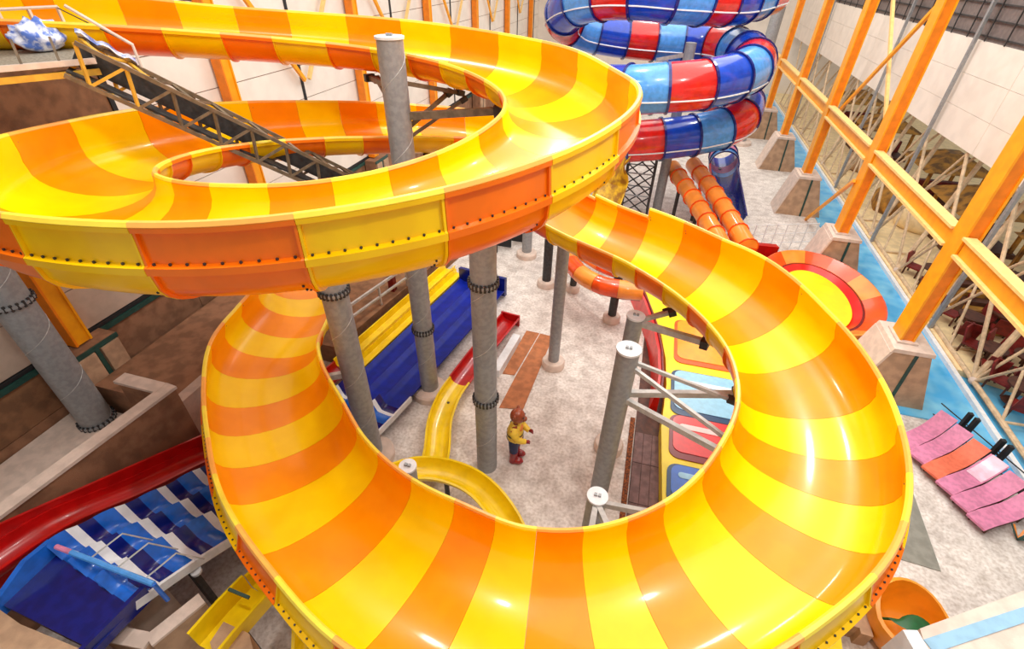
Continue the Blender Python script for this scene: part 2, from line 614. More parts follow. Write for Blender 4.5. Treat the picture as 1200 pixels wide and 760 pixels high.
# tubular truss frames between pool edge and bulkhead
names = ['first', 'second', 'third', 'fourth', 'fifth', 'sixth', 'seventh', 'eighth', 'ninth', 'tenth', 'eleventh', 'twelfth']
tf = None
for k in range(12):
    y = 12.6 + 4.0 * k
    lab = names[k] + ' bay from the front of the pale tube truss along the pool edge'
    if tf is None:
        tf = thing('tube_truss', lab, 'truss', (0, 0, 0), 'pale tube trusses along the pool edge')
        q = lambda a, b, r=.06, mm='wood': MB().tube([a, b], r, 8).build('tube', mm, tf, True)
        q((12.6, 0, .25), (14.6, 2.0, 5.9), .11)
        q((12.6, 0, .25), (12.75, 4.0, 5.9), .07)
        q((12.6, 4.0, .25), (12.75, 0, 5.9), .05)
        q((12.6, 0, .3), (12.6, 4.0, .3), .09)
        q((13.4, 0, 2.2), (13.4, 4, 2.2), .05)
        q((12.6, 0, .3), (13.4, 0, 2.2), .05)
        q((14.6, 2.0, 5.9), (13.4, 4.0, 2.2), .06)
        q((12.6, 2.0, .3), (13.4, 4.0, 2.2), .05)
        q((12.6, 2.0, .3), (13.7, 2.0, .35), .05)
        MB().ball((12.62, 0, .3), .16, 10, 6).build('node', 'conc_lt', tf, True)
        tf.location = (0, y, 0)
    else:
        dup(tf, (0, y, 0), 0, lab)

# ------------------------------------------------------------------ left columns and piers
LL = ['nearest left', 'second left', 'third left', 'fourth left', 'fifth left', 'sixth left', 'farthest left']
lc = None
for k, y in enumerate(YL):
    lab = LL[k] + '-wall orange steel column'
    if lc is None:
        lc = thing('orange_column', lab, 'column', (0, 0, 0), 'orange steel columns along the left wall')
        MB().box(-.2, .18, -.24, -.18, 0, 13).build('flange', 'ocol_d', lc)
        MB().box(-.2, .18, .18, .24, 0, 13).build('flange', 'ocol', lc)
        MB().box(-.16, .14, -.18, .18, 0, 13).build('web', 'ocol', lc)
        lc.location = (-14.85, y, 2.9)
    else:
        dup(lc, (-14.85, y, 2.9), 0, lab)
lp = None
for k, y in enumerate(YL[:5]):
    lab = LL[k] + '-wall concrete pier with dark green edges below an orange column'
    if lp is None:
        lp = thing('concrete_pier', lab, 'pier', (0, 0, 0), 'concrete piers along the left wall')
        MB().box(-15.05, -14.4, -.7, .7, 0, 2.84).build('body', 'conc_br', lp)
        MB().box(-14.42, -14.36, -.7, .7, 2.7, 2.84).build('green_strip', 'green', lp)
        MB().box(-14.4, -14.35, -.06, .06, 1.2, 2.7).build('green_joint', 'green', lp)
        MB().box(-14.4, -14.32, -.64, -.1, 1.2, 2.68).build('panel', 'conc', lp)
        MB().box(-14.4, -14.32, .1, .64, 1.2, 2.68).build('panel', 'conc', lp)
        lp.location = (0, y, 0)
    else:
        dup(lp, (0, y, 0), 0, lab)
for k in range(1, 6):
    a, b = YL[k], YL[k + 1]
    mid = (a + b) / 2
    for j, (p, q_, mm) in enumerate((((-14.85, a + .3, 12.8), (-14.85, mid - .15, 7.6), 'ocol'), ((-14.85, b - .3, 12.8), (-14.85, mid + .15, 7.6), 'beam_lt'))):
        o = MB().bar(p, q_, .12, .16).build('wall_brace', mm)
        tag(o, ('orange' if j == 0 else 'cream') + ' diagonal brace in the %s bay of the left wall' % ['', 'second', 'third', 'fourth', 'fifth', 'sixth'][k], 'brace', 'diagonal braces on the left wall')

# ------------------------------------------------------------------ the big raft flume
KN = [(-16.36, 4.90, 11.20, 0.45, 2.29), (-14.94, 6.64, 11.04, 0.44, 2.29), (-13.45, 8.22, 10.88, 0.42, 2.29), (-11.88, 9.62, 10.72, 0.37, 2.28), (-10.26, 10.82, 10.56, 0.30, 2.28), (-8.61, 11.74, 10.41, 0.31, 2.27), (-6.97, 12.30, 10.28, 0.34, 2.26), (-5.40, 12.42, 10.16, 0.35, 2.25), (-3.98, 12.09, 10.05, 0.36, 2.24), (-2.79, 11.35, 9.95, 0.39, 2.23), (-1.91, 10.30, 9.86, 0.34, 2.18), (-1.47, 9.03, 9.77, 0.45, 2.18), (-1.53, 7.64, 9.68, 0.52, 2.21), (-2.01, 6.32, 9.58, 0.53, 2.20), (-2.90, 5.24, 9.47, 0.53, 2.23), (-4.16, 4.53, 9.36, 0.52, 2.25), (-5.61, 4.27, 9.26, 0.53, 2.26), (-7.08, 4.43, 9.14, 0.53, 2.27), (-8.37, 5.01, 9.02, 0.52, 2.26), (-9.30, 6.00, 8.90, 0.52, 2.28), (-9.78, 7.27, 8.78, 0.47, 2.27), (-9.74, 8.68, 8.66, 0.46, 2.25), (-9.15, 10.08, 8.53, 0.40, 2.22), (-8.15, 11.35, 8.39, 0.35, 2.23), (-7.04, 12.46, 8.22, 0.34, 2.25), (-6.20, 13.35, 8.04, 0.35, 2.25), (-5.45, 14.15, 7.84, 0.34, 2.24), (-4.72, 14.45, 7.59, 0.30, 2.23), (-4.05, 14.15, 7.32, 0.15, 2.20), (-3.45, 13.5, 7.05, 0.08, 2.16), (-2.7, 12.65, 6.78, 0.05, 2.09), (-1.15, 11.83, 6.54, 0.08, 2.10), (0.68, 11.21, 6.30, 0.22, 2.18), (2.26, 10.18, 6.07, 0.45, 2.26), (3.29, 8.74, 5.84, 0.34, 2.22), (3.58, 7.08, 5.61, 0.36, 2.28), (3.13, 5.49, 5.40, 0.45, 2.36), (2.12, 4.20, 5.19, 0.53, 2.18), (0.79, 3.29, 4.99, 0.50, 2.21), (-0.70, 2.91, 4.80, 0.47, 2.33), (-2.21, 3.07, 4.63, 0.44, 2.48), (-3.69, 3.57, 4.47, 0.47, 2.35), (-5.07, 4.31, 4.31, 0.47, 2.37), (-6.30, 5.32, 4.16, 0.44, 2.38), (-7.46, 6.38, 4.02, 0.43, 2.30), (-8.41, 7.54, 3.88, 0.44, 2.28), (-8.97, 8.87, 3.74, 0.38, 2.28), (-9.45, 10.3, 3.60, 0.40, 2.2), (-10.05, 11.4, 3.47, 0.40, 2.15), (-10.85, 12.4, 3.35, 0.40, 2.15)]
FP = Path(KN)
JU = [1.8, 2.0, 2.25, 2.5, 3.06, 3.59, 4.19, 4.78, 5.5, 6.22, 6.94, 7.69, 8.44, 9.16, 9.88, 10.6, 11.35, 12.2, 13.1, 13.88, 14.67, 15.5, 16.34, 17.12, 17.85, 18.6, 19.38, 20.09, 20.88, 21.5, 22.17, 22.78, 23.41, 24.12, 25.2, 26.3, 27.5, 28.6, 29.7, 30.73, 31.16, 31.62, 32.03, 32.5, 33.0, 33.45, 33.95, 34.6, 35.05, 35.5, 35.95, 36.44, 37.12, 37.62, 38.22, 38.84, 39.5, 40.12, 40.84, 41.56, 42.28, 42.9, 43.55, 44.2, 44.9, 45.5, 46.2, 47, 48, 49]
JO = [float(FP.S[int(round(u * 32))]) for u in JU]     # joints, as arc length
SB, SE1, SE2 = (float(FP.S[int(round(u * 32))]) for u in (28.3, 30.73, 31.62))


def frame(s):
    r = FP.at(s)
    t = FP.tan(s)
    n = Vector((-t[1], t[0], 0)).normalized()       # towards the outside of the turn
    return Vector(r[:3]), n, r[3], r[4]


def extra(s, d):
    if s < SB: return d
    if s < SE1: return .03
    if s < SE2: return .14
    return max(d, .36)


def flume_seg(s0, s1, nst=6):
    """closed cross-section swept between two joints; thicker at the joint flanges"""
    st = [s0 + .003, s0 + .025, s0 + .026] + [s0 + (s1 - s0) * k / nst for k in range(1, nst)] + [s1 - .026, s1 - .025, s1 - .003]
    th = [.07, .07, .03] + [.03] * (nst - 1) + [.03, .07, .07]
    rings = []
    sm = (s0 + s1) / 2
    for s, t_ in zip(st, th):
        c, n, d, w_ = frame(s)
        d = extra(sm, d)
        a = w_ / 2
        f_ = min(1, max(0, (s - SB) / (SE2 - SB)))
        D = .58 + .24 * f_
        lz = min(d * .5, .1 * (1 - f_))
        lean = .06 + .11 * f_
        up = Vector((0, 0, 1))
        inner = []
        K = 16
        inner.append((-a - .09, .03)); inner.append((-a + .0, .035))
        for k in range(K + 1):
            an = math.pi * k / K
            x = -(a if k <= K // 2 else a + lean) * math.cos(an)
            z = -D * (math.sin(an) ** .85)
            inner.append((x, z + (lz if k == K else 0)))
        inner.append((a + lean * .55, d * .5))
        inner.append((a + .03, d + .035)); inner.append((a + .12, d + .03))
        outer = [(a + .12, d - .02), (a + .03 + t_, d - .03), (a + lean + t_, lz + .05), (a + lean + .1, lz + .035), (a + lean + .1, lz - .05), (a + lean + t_, lz - .06)]
        for k in range(K - 1, 0, -1):
            an = math.pi * k / K
            outer.append((-((a if k <= K // 2 else a + lean) + t_) * math.cos(an), -(D + t_) * (math.sin(an) ** .85)))
        outer += [(-a - t_, -.03), (-a - .09, -.02)]
        ring = [c + n * x + up * z for x, z in inner + outer]
        rings.append(ring)
    return MB().loft(rings, mik=[0 if 1 <= k <= 20 else 1 for k in range(len(rings[0]))])


flume = thing('raft_slide', 'giant open raft slide striped orange and yellow, coiling down in two big loops', 'water slide', (-2, 8, 5))
NSEG = 0
for k in range(len(JO) - 1):
    s0, s1 = JO[k], min(JO[k + 1], FP.L)
    if s1 <= s0: break
    colr = 'yellow' if (k % 2 == 1) else 'orange'
    o = flume_seg(s0, s1)  .build('flume_segment', [colr, colr + '_ext'], flume, True, 50)
    NSEG += 1
# rolled lips along both rims, one per segment; pale colour stands for light on them
for k in range(len(JO) - 1):
    s0, s1 = JO[k], min(JO[k + 1], FP.L)
    if s1 <= s0: break
    sm = (s0 + s1) / 2
    mb = MB()
    pi, po = [], []
    for j in range(7):
        c, n, d, w_ = frame(s0 + (s1 - s0) * j / 6)
        pi.append(c - n * (w_ / 2 + .05) + V(0, 0, .045))
        po.append(c + n * (w_ / 2 + .075) + V(0, 0, extra(sm, d) + .045))
    MB().tube(pi, .042, 6).build('rim_lip', 'rim_y' if k % 2 == 1 else 'rim_o', flume, True)
    MB().tube(po, .048, 6).build('rim_lip', 'rim_y' if k % 2 == 1 else 'rim_o', flume, True)
# bolts on the outer seam and joints (countless, one part)
mb = MB()
for k in range(len(JO) - 1):
    s0, s1 = JO[k], min(JO[k + 1], FP.L)
    if s1 <= s0 or s0 < 20: continue
    ff = min(1, max(0, (s0 - SB) / (SE2 - SB)))
    lean_, D_ = .06 + .11 * ff, .58 + .24 * ff
    for j in range(9):
        s = s0 + (s1 - s0) * (j + .5) / 9
        c, n, d, w_ = frame(s)
        for zz, oo in ((.06 + .1 * (1 - ff), lean_ + .05),):
            p = c + n * (w_ / 2 + oo) + V(0, 0, zz)
            mb.box(p.x - .011, p.x + .011, p.y - .011, p.y + .011, p.z - .011, p.z + .011)
    for j in range(4):
        c, n, d, w_ = frame(s0 + .07)
        fz = (.12 + .1 * j) / max(.2, d)
        p = c + n * (w_ / 2 + lean_ + .03 - lean_ * fz) + V(0, 0, .12 + .1 * j)
        if .12 + .1 * j < extra((s0 + s1) / 2, d) - .05:
            mb.box(p.x - .01, p.x + .01, p.y - .01, p.y + .01, p.z - .01, p.z + .01)
    for j in range(7):
        an = math.radians(95 + 11 * j)
        c, n, d, w_ = frame(s0 + .09)
        p = c + n * (-(w_ / 2 + lean_ + .035) * math.cos(an)) + V(0, 0, -(D_ + .035) * math.sin(an) ** .85)
        mb.box(p.x - .01, p.x + .01, p.y - .01, p.y + .01, p.z - .01, p.z + .01)
tag(mb.build('bolt', 'steel_dark', flume), kind='stuff')


# ------------------------------------------------------------------ grey steel columns
def steel_column(x, y, z0, z1, r, label, flange=(), plinth=True, cap=True, seam=True, group=None, dark=False, name='steel_column'):
    t = thing(name, label, 'column', (x, y, z0), group)
    m = 'steel_dark' if dark else 'steel'
    zb = z0
    if plinth:
        MB().lathe([(r * 2.1, 0), (r * 2.1, .22), (r * 1.9, .28), (r * 1.0, .3)], (x, y, z0), 28).build('plinth', 'conc_lt', t, True)
        zb = z0 + .3
    MB().lathe([(r, 0), (r, z1 - zb)], (x, y, zb), 28).build('shaft', m, t, True)
    if cap:
        MB().lathe([(r * 1.09, 0), (r * 1.09, .05)], (x, y, z1), 28).build('top_cap', 'cap', t, True)
        b = MB()
        for k in range(2):
            b.box(x - .07 + .08 * k, x - .01 + .08 * k, y - .03, y + .03, z1 + .05, z1 + .1)
        b.build('lifting_lug', 'steel', t)
    for zf in flange:
        fr = MB().lathe([(r * 1.16, 0), (r * 1.16, .07)], (x, y, zf), 28).build('flange_ring', m, t, True)
        b = MB()
        for k in range(22):
            a = 2 * math.pi * k / 22
            b.box(x + r * 1.1 * math.cos(a) - .025, x + r * 1.1 * math.cos(a) + .025, y + r * 1.1 * math.sin(a) - .025, y + r * 1.1 * math.sin(a) + .025, zf - .05, zf + .12)
        tag(b.build('flange_bolt', 'steel_dark', fr), kind='stuff')
    if seam:
        n = int((z1 - zb) * 10)
        pts = [(x + r * 1.005 * math.cos(k * .16 * 2.4), y + r * 1.005 * math.sin(k * .16 * 2.4), zb + .05 + (z1 - zb - .1) * k / n) for k in range(n + 1)]
        MB().tube(pts, .008, 4).build('weld_seam', 'steel_pale', t)
    return t


COLM = {}
COLM['hole'] = steel_column(-5.72, 10.8, 0, 10.58, .29, 'tall grey steel column with white cap rising through the upper loop', flange=(2.75,))
COLM['central'] = steel_column(-2.92, 8.49, 0, 8.75, .29, 'thick grey steel column on the open floor beside the yellow statue', flange=(2.8, 6.35), cap=False, plinth=False)
COLM['leftloop'] = steel_column(-6.28, 7.84, 0, 8.0, .3, 'stained grey column rising beside the end of the lower loop', flange=(5.9,), cap=False)
COLM['wall'] = steel_column(-14.05, 6.06, 1.0, 7.9, .4, 'wide grey column with bolted rings standing behind the left parapet', flange=(1.05, 5.2), cap=False, plinth=False)
COLM['thin'] = steel_column(-1.96, 13.4, 0, 5.42, .2, 'slim grey column under the start of the lower loop', cap=False, seam=False)
COLM['right'] = steel_column(.36, 8.12, 0, 5.55, .24, 'grey capped column inside the lower loop with long arms to the right', seam=False, plinth=False)
COLM['front'] = steel_column(*list(at(700, 582, 3.2))[:2], 0, 3.2, .2, 'short grey capped column near the front rim of the lower loop', seam=False, plinth=False)
COLM['left'] = steel_column(*list(at(478, 547, 3.4))[:2], 0, 3.4, .17, 'short grey capped column by the yellow curved slide', seam=False, plinth=False)
p = at(745, 371, 5.0)
COLM['back'] = steel_column(p.x, p.y, 0, 5.0, .21, 'grey capped column just behind the long-armed column', seam=False)
for (px, py, r, zt, lab) in ((716, 375, .17, 2.3, 'stubby dark post on round base under the orange tube'), (640, 334, .2, 5, 'dark grey post on round base behind the thick column'),
                             (617, 300, .24, 5, 'grey post on round base farthest back on the floor'), (671, 340, .15, 2.3, 'small dark post on round base left of the orange tube')):
    p = at(px, py, 0)
    steel_column(p.x, p.y, 0, zt, r, lab, cap=False, seam=False, dark=('dark' in lab), name='steel_post')

# arms from columns to the flume
ARMS = [('hole', (-5.72, 10.8, 9.0), (-3.4, 11.25, 9.22), .16), ('hole', (-5.72, 10.8, 9.75), (-4.6, 12.0, 9.36), .09), ('hole', (-5.72, 10.8, 8.6), (-4.9, 12.0, 9.36), .09),
        ('hole', (-5.72, 10.8, 9.6), (-7.1, 12.1, 9.52), .12), ('hole', (-5.72, 10.8, 9.0), (-6.9, 12.1, 9.5), .09), ('hole', (-5.72, 10.8, 8.4), (-4.4, 11.7, 9.3), .07),
        ('hole', (-5.72, 10.8, 7.2), (-6.1, 13.1, 7.42), .14),
        ('right', (.36, 8.12, 4.3), (2.75, 8.3, 4.78), .14), ('right', (.36, 8.12, 5.3), (2.6, 8.0, 4.85), .08), ('right', (.36, 8.12, 5.2), (2.55, 7.0, 4.68), .09),
        ('right', (.36, 8.12, 4.2), (2.55, 6.7, 4.6), .13),
        ('back', None, (1.3, 10.35, 5.2), .1), ('back', None, (2.1, 9.6, 5.0), .15), ('back', None, (1.2, 10.5, 5.1), .08),
        ('front', None, (1.9, 5.35, 4.3), .12), ('front', None, (.2, 4.0, 4.0), .14), ('front', None, (.9, 4.3, 4.05), .14),
        ('central', (-2.92, 8.49, 8.4), (-1.9, 8.8, 9.0), .16), ('leftloop', (-6.28, 7.84, 7.5), (-6.2, 5.0, 8.42), .18), ('leftloop', (-6.28, 7.84, 3.4), (-7.3, 7.6, 3.1), .16), ('wall', (-14.05, 6.06, 7.0), (-10.6, 6.8, 7.95), .2),
        ('left', None, (-3.3, 4.7, 3.75), .1)]
for key, a, b, th in ARMS:
    c = COLM[key]
    if a is None:
        zt = {'back': 4.85, 'front': 3.0, 'left': 3.2}[key]
        a = (c.location.x, c.location.y, zt)
    MB().bar(a, b, th * .8, th).build('support_arm', 'steel_pale' if key != 'hole' else 'truss', c)
    d = (Vector(b) - Vector(a)).normalized()
    MB().bar(Vector(b) - d * .12, Vector(b) + d * .06, th * 2.0, th * 1.4).build('clamp', 'steel_dark', c)

# ------------------------------------------------------------------ blue and red tube slide
TC = [(905, -8, 25.5), (862, 2, 23.5), (800, -1, 22), (750, -6, 22), (705, -4, 23), (672, 6, 24.5), (660, 22, 26.2), (678, 34, 27.2), (712, 42, 27.5), (750, 47, 27.6), (790, 50, 27.6),
      (828, 52, 27.2), (858, 57, 26), (877, 66, 24.3), (882, 78, 22.8), (862, 90, 21.6), (824, 99, 21), (780, 103, 21), (742, 105, 21.5), (700, 104, 22.6), (665, 104, 24.2), (656, 108, 26.2),
      (680, 114, 28), (720, 116, 28.8), (775, 112, 29), (830, 110, 28.6), (862, 115, 27.6), (872, 127, 26.2), (858, 146, 25.2), (820, 157, 24.8), (785, 162, 24.8), (742, 166, 25), (690, 168, 25.8), (640, 165, 27.5)]
TP = Path([tuple(at_d(*p)) for p in TC], 16)
tub = thing('tube_slide', 'enclosed spiral tube slide in blue, light blue and red rings', 'water slide', tuple(TP.at(20)[:3] * np.array((1, 1, 0))))
RT = 1.0
SEG = 1.62
s = 0.0
k = 0


def tube_ring(s, r, n=28):
    c = Vector(TP.at(s)[:3]); t = Vector(TP.tan(s))
    sd = t.cross(V(0, 0, 1)).normalized(); u = sd.cross(t)
    return [c + (sd * math.cos(2 * math.pi * i / n) + u * math.sin(2 * math.pi * i / n)) * r for i in range(n)]


cyc = ['tube_b', 'tube_r', 'blue_l']
while s < TP.L - .2:
    e = min(s + SEG, TP.L)
    rings = [tube_ring(s + (e - s) * j / 5, RT) for j in range(6)]
    MB().loft(rings, caps=False).build('tube_segment', cyc[(k + 1) % 3], tub, True)
    MB().loft([tube_ring(e - .045, RT + .01), tube_ring(e - .045, RT + .08), tube_ring(e + .045, RT + .08), tube_ring(e + .045, RT + .01)], caps=False).build('flange_ring', 'blue_d', tub)
    pts = []
    for sg in (1, -1):
        pts = []
        for j in range(6):
            q_ = s + (e - s) * j / 5
            c = Vector(TP.at(q_)[:3]); t = Vector(TP.tan(q_)); sd = t.cross(V(0, 0, 1)).normalized(); u = sd.cross(t)
            pts.append(c + (sd * sg * .94 - u * .36) * (RT + .03))
        MB().tube(pts, .035, 5).build('seam_rib', 'white', tub)
    s = e
    k += 1

# lower tube mouth of another slide below the coil
MPT = [(846, 172, 33), (848, 186, 32), (849, 200, 30.6), (852, 222, 28.6), (856, 250, 26.8)]
MP = Path([tuple(at_d(*p)) for p in MPT], 12)
mt = thing('tube_slide', 'short blue tube with pink ring ending in a dark open trough below the coil', 'water slide', tuple(MP.at(2)[:3] * np.array((1, 1, 0))))


def ring2(s, r, n=24, a0=0, a1=2 * math.pi):
    c = Vector(MP.at(s)[:3]); t = Vector(MP.tan(s))
    sd = t.cross(V(0, 0, 1)).normalized(); u = sd.cross(t)
    full = abs(a1 - a0 - 2 * math.pi) < 1e-4
    return [c + (sd * math.cos(a0 + (a1 - a0) * i / (n if full else n - 1)) + u * math.sin(a0 + (a1 - a0) * i / (n if full else n - 1))) * r for i in range(n)]


for a, b, cc in ((0, 1.1, 'tube_b'), (1.1, 1.9, 'pink'), (1.9, 2.6, 'blue_l')):
    MB().loft([ring2(a, .85), ring2((a + b) / 2, .85), ring2(b, .85)], caps=False).build('tube_segment', cc, mt, True)
    MB().loft([ring2(b - .05, .86), ring2(b - .05, .93), ring2(b + .05, .93), ring2(b + .05, .86)], caps=False).build('flange_ring', 'blue_d', mt)
rr = []
for j in range(9):
    s = 2.6 + (MP.L - 2.6) * j / 8
    rr.append(ring2(s, .85, 16, math.pi, 2 * math.pi) + list(reversed(ring2(s, .80, 16, math.pi, 2 * math.pi))))
MB().loft(rr).build('open_trough', 'blue_d', mt, True)
MB().tube([ring2(2.6 + (MP.L - 2.6) * j / 8, .85, 2, math.pi, 2 * math.pi)[1] for j in range(9)], .06, 6).build('trough_rim', 'red', mt, True)
MB().tube([ring2(2.6 + (MP.L - 2.6) * j / 8, .85, 2, math.pi, 2 * math.pi)[0] for j in range(9)], .06, 6).build('trough_rim', 'blue_d', mt, True)
for s in (1.2, 5.0):
    c = MP.at(min(s, MP.L - .3))
    MB().tube([(c[0], c[1], 0), (c[0], c[1], c[2] - .8)], .12, 10).build('leg', 'steel', mt, True)

# supports for the coil
steel_column(*list(at(768, 252, 0))[:2], 0, 8.9, .26, 'pale grey column rising into the coil beside the lattice tower', cap=False, seam=False)
steel_column(7.3, 45.0, 0, 9.6, .42, 'pale grey column at the right end of the coil', cap=False, seam=False)
PC = at(768, 252, 0)
lt = thing('lattice_tower', 'dark lattice tower carrying the coil, left of the pale column', 'tower', tuple(at(742, 250, 0)))
b0 = at(742, 250, 0)
sz = .75
for sx in (-1, 1):
    for sy in (-1, 1):
        MB().bar((b0.x + sx * sz, b0.y + sy * sz, 0), (b0.x + sx * sz, b0.y + sy * sz, 4.0), .12, .12).build('leg', 'steel_dark', lt)
for zz in (0.2, 1.45, 2.7):
    for (ax, ay, bx, by) in ((-1, -1, 1, -1), (1, -1, 1, 1), (1, 1, -1, 1), (-1, 1, -1, -1)):
        MB().bar((b0.x + ax * sz, b0.y + ay * sz, zz), (b0.x + bx * sz, b0.y + by * sz, zz + 1.2), .06, .06).build('diagonal', 'steel_dark', lt)
        MB().bar((b0.x + bx * sz, b0.y + by * sz, zz), (b0.x + ax * sz, b0.y + ay * sz, zz + 1.2), .06, .06).build('diagonal', 'steel_dark', lt)
        MB().bar((b0.x + ax * sz, b0.y + ay * sz, zz + 1.2), (b0.x + bx * sz, b0.y + by * sz, zz + 1.2), .06, .06).build('strut', 'steel', lt)
# coil brackets
bk = at_d(790, 78, 24)
tb = thing('coil_bracket', 'pale steel bracket frame between two turns of the coil', 'bracket', (PC.x, PC.y, 7.3))
for (a, b) in (((PC.x, PC.y, 7.6), tuple(at_d(812, 72, 22.3))), ((PC.x, PC.y, 8.4), tuple(at_d(770, 70, 25.5))), ((PC.x, PC.y, 6.9), tuple(at_d(735, 118, 25.0)))):
    MB().bar(a, b, .14, .18).build('arm', 'steel_pale', tb)

# ------------------------------------------------------------------ left: multi-lane wave slide
KS = .158


def zw(y):
    return float(np.interp(y, [1.0, 2.15, 2.3, 3.09, 4.09, 5.06, 6.5, 8.47, 10.3, 17.6], [2.8, 2.8, 2.86, 2.52, 2.02, 1.66, 1.05, .54, .44, .38]))


def zws(y):
    return sum(zw(y + d) for d in (-.3, -.15, 0, .15, .3)) / 5


XL0, XR0 = -9.83, -7.66
LW = (XR0 - XL0) / 3


def lane_pt(y, lane, t, dz=0.0, wv=1.0):
    x = KS * y + XL0 + LW * (lane + t)
    return (x, y - KS * (LW * (lane + t)), zws(y) + (.4 * wv + .1 * (1 - wv)) * max(0, 1 - t / .27) ** 1.1 + .05 * max(0, (t - .7) / .3) ** 2 + dz * (.4 + .6 * min(1, t / .3)))


ws = thing('wave_slide', 'three-lane mat racing slide with blue and white waves and a deep blue run-out', 'water slide', (-8.2, 6, 0))
P0, PER = 2.25, .75
NT = 12


def strip(y0, y1, lane, mat_, name, wave=True):
    n = 8
    top, bot = [], []
    for j in range(n + 1):
        y = y0 + (y1 - y0) * j / n
        ph = ((y - P0) / PER) % 1.0
        dz = (.055 * math.sin(2 * math.pi * (ph - .02))) if wave else 0
        top.append([lane_pt(y, lane, k / NT, dz, 1.0 if wave else 0.0) for k in range(NT + 1)])
        bot.append([(p[0], p[1], p[2] - .05) for p in reversed(top[-1])])
    MB().loft([a + b for a, b in zip(top, bot)]).build(name, mat_, ws, True, 50)


for lane in range(3):
    for k in range(10):
        y = P0 + PER * k
        if y > 10.0: break
        strip(y, y + .34, lane, 'blue_m', 'wave_panel')
        strip(y + .34, y + .51, lane, 'white', 'wave_crest')
        strip(y + .51, y + .75, lane, 'blue_d', 'wave_trough')
    strip(9.75, 17.4, lane, 'blue_r', 'runout_lane', False)
yend = 17.4
MB().extr([(KS * yend + XL0 - .05, yend, .1), (KS * yend + XR0, yend - .3, .1), (KS * yend + XR0, yend - .3, 1.0), (KS * yend + XL0 - .05, yend, 1.0)], (.05, .15, 0)).build('end_wall', 'blue_d', ws)
# start deck
dkp = [tuple(at(*q, 2.8))[:2] for q in ((-6, 704), (110, 762), (180, 686), (64, 634))]
MB().prism(dkp, 2.62, 2.8).build('start_deck', 'blue_d', ws)
MB().extr([(KS * 2.2 + XL0 - .06, 1.0, 2.6), (KS * 2.2 + XL0 - .06, 2.35, 2.6), (KS * 2.2 + XL0 - .06, 2.35, 3.15), (KS * 2.2 + XL0 - .06, 1.9, 3.2), (KS * 2.2 + XL0 - .06, 1.0, 2.85)], (.1, .02, 0)).build('side_wall', 'blue_m', ws)
MB().extr([(KS * 1.0 + XR0, .7, 2.6), (KS * 2.4 + XR0, 2.2, 2.6), (KS * 2.4 + XR0, 2.2, 3.0), (KS * 1.0 + XR0, .7, 2.95)], (.08, 0, 0)).build('side_wall', 'blue_d', ws)
for sd, x0 in (('l', XL0 - .05), ('r', XR0 + .03)):
    for k in range(8):
        a, b = 2.3 + k, 3.3 + k
        off = KS * (XR0 - XL0) if sd == 'r' else 0
        MB().bar((KS * a + x0, a - off, zws(a) - .0), (KS * b + x0, b - off, zws(b) - .0), .06, .2).build('side_rail', 'cap', ws)
for y in (3.2, 5.0, 6.8):
    x = KS * y + XR0 + .02
    MB().bar((x - .1, y - .3, 0), (x - .1, y - .3, zws(y) - .08), .12, .12).build('leg', 'steel_dark', ws)
    MB().bar((x - 1.9, y, 0), (x - 1.9, y, zws(y) - .08), .12, .12).build('leg', 'steel_dark', ws)
    MB().lathe([(.1, 0), (.1, .06)], (x + .04, y - .3, zws(y) - .25), 12).build('bracket_eye', 'cap', ws, True)
gb = thing('start_gate', 'pale blue gate bar with pink tip across the top of the wave slide', 'gate bar', tuple(at(120, 660, 3.1)))
pa, pb = at(66, 640, 3.25), at(180, 684, 3.2)
MB().tube([pa, pa.lerp(pb, .16)], .045, 8).build('pink_tip', 'pink', gb, True)
MB().tube([pa.lerp(pb, .16), pb], .05, 8).build('bar', 'blue_l', gb, True)
for t in (.35, .62, .9):
    c = pa.lerp(pb, t)
    MB().tube([c, c + V(.28, .5, .15), c + V(.4, .75, -.45)], .016, 5).build('wire_frame', 'steel_pale', gb)
MB().tube([pb, pb + V(0, 0, -.6)], .04, 8).build('post', 'blue_m', gb, True)


# ------------------------------------------------------------------ open troughs
def trough(pts, wd, dp, parent, names, mats, cuts, th=.03, K=10, M_=10, square=False):
    pth = Path(pts, M_)

    def ring(s):
        c = Vector(pth.at(s)[:3]); t = Vector(pth.tan(s))
        n = Vector((t.y, -t.x, 0)).normalized()
        a = wd / 2
        if square:
            inn = [(-a - .05, .02), (-a, .02), (-a + .03, -dp), (a - .03, -dp), (a, .02), (a + .05, .02)]
            out = [(a + .05, -.02), (a + th, -.02), (a + th - .03, -dp - th), (-a - th + .03, -dp - th), (-a - th, -.02), (-a - .05, -.02)]
        else:
            inn = [(-a - .06, .02), (-a, .025)] + [(-a * math.cos(math.pi * k / K), -dp * math.sin(math.pi * k / K) ** .8) for k in range(1, K)] + [(a, .025), (a + .06, .02)]
            out = [(a + .06, -.02), (a + th, -.03)] + [(-(a + th) * math.cos(math.pi * k / K), -(dp + th) * math.sin(math.pi * k / K) ** .8) for k in range(K - 1, 0, -1)] + [(-a - th, -.03), (-a - .06, -.02)]
        return [c + n * x + V(0, 0, z) for x, z in inn + out]
    cuts = [0] + list(cuts) + [1]
    for i in range(len(cuts) - 1):
        s0, s1 = cuts[i] * pth.L, cuts[i + 1] * pth.L
        n = max(2, int((s1 - s0) / .25))
        MB().loft([ring(s0 + (s1 - s0) * j / n) for j in range(n + 1)]).build(names, mats[i % len(mats)], parent, not square, 50)
    return pth


def leg(parent, x, y, z0, z1, r=.05):
    MB().tube([(x, y, z0), (x, y, z1)], r, 8).build('leg', 'steel_dark', parent, True)


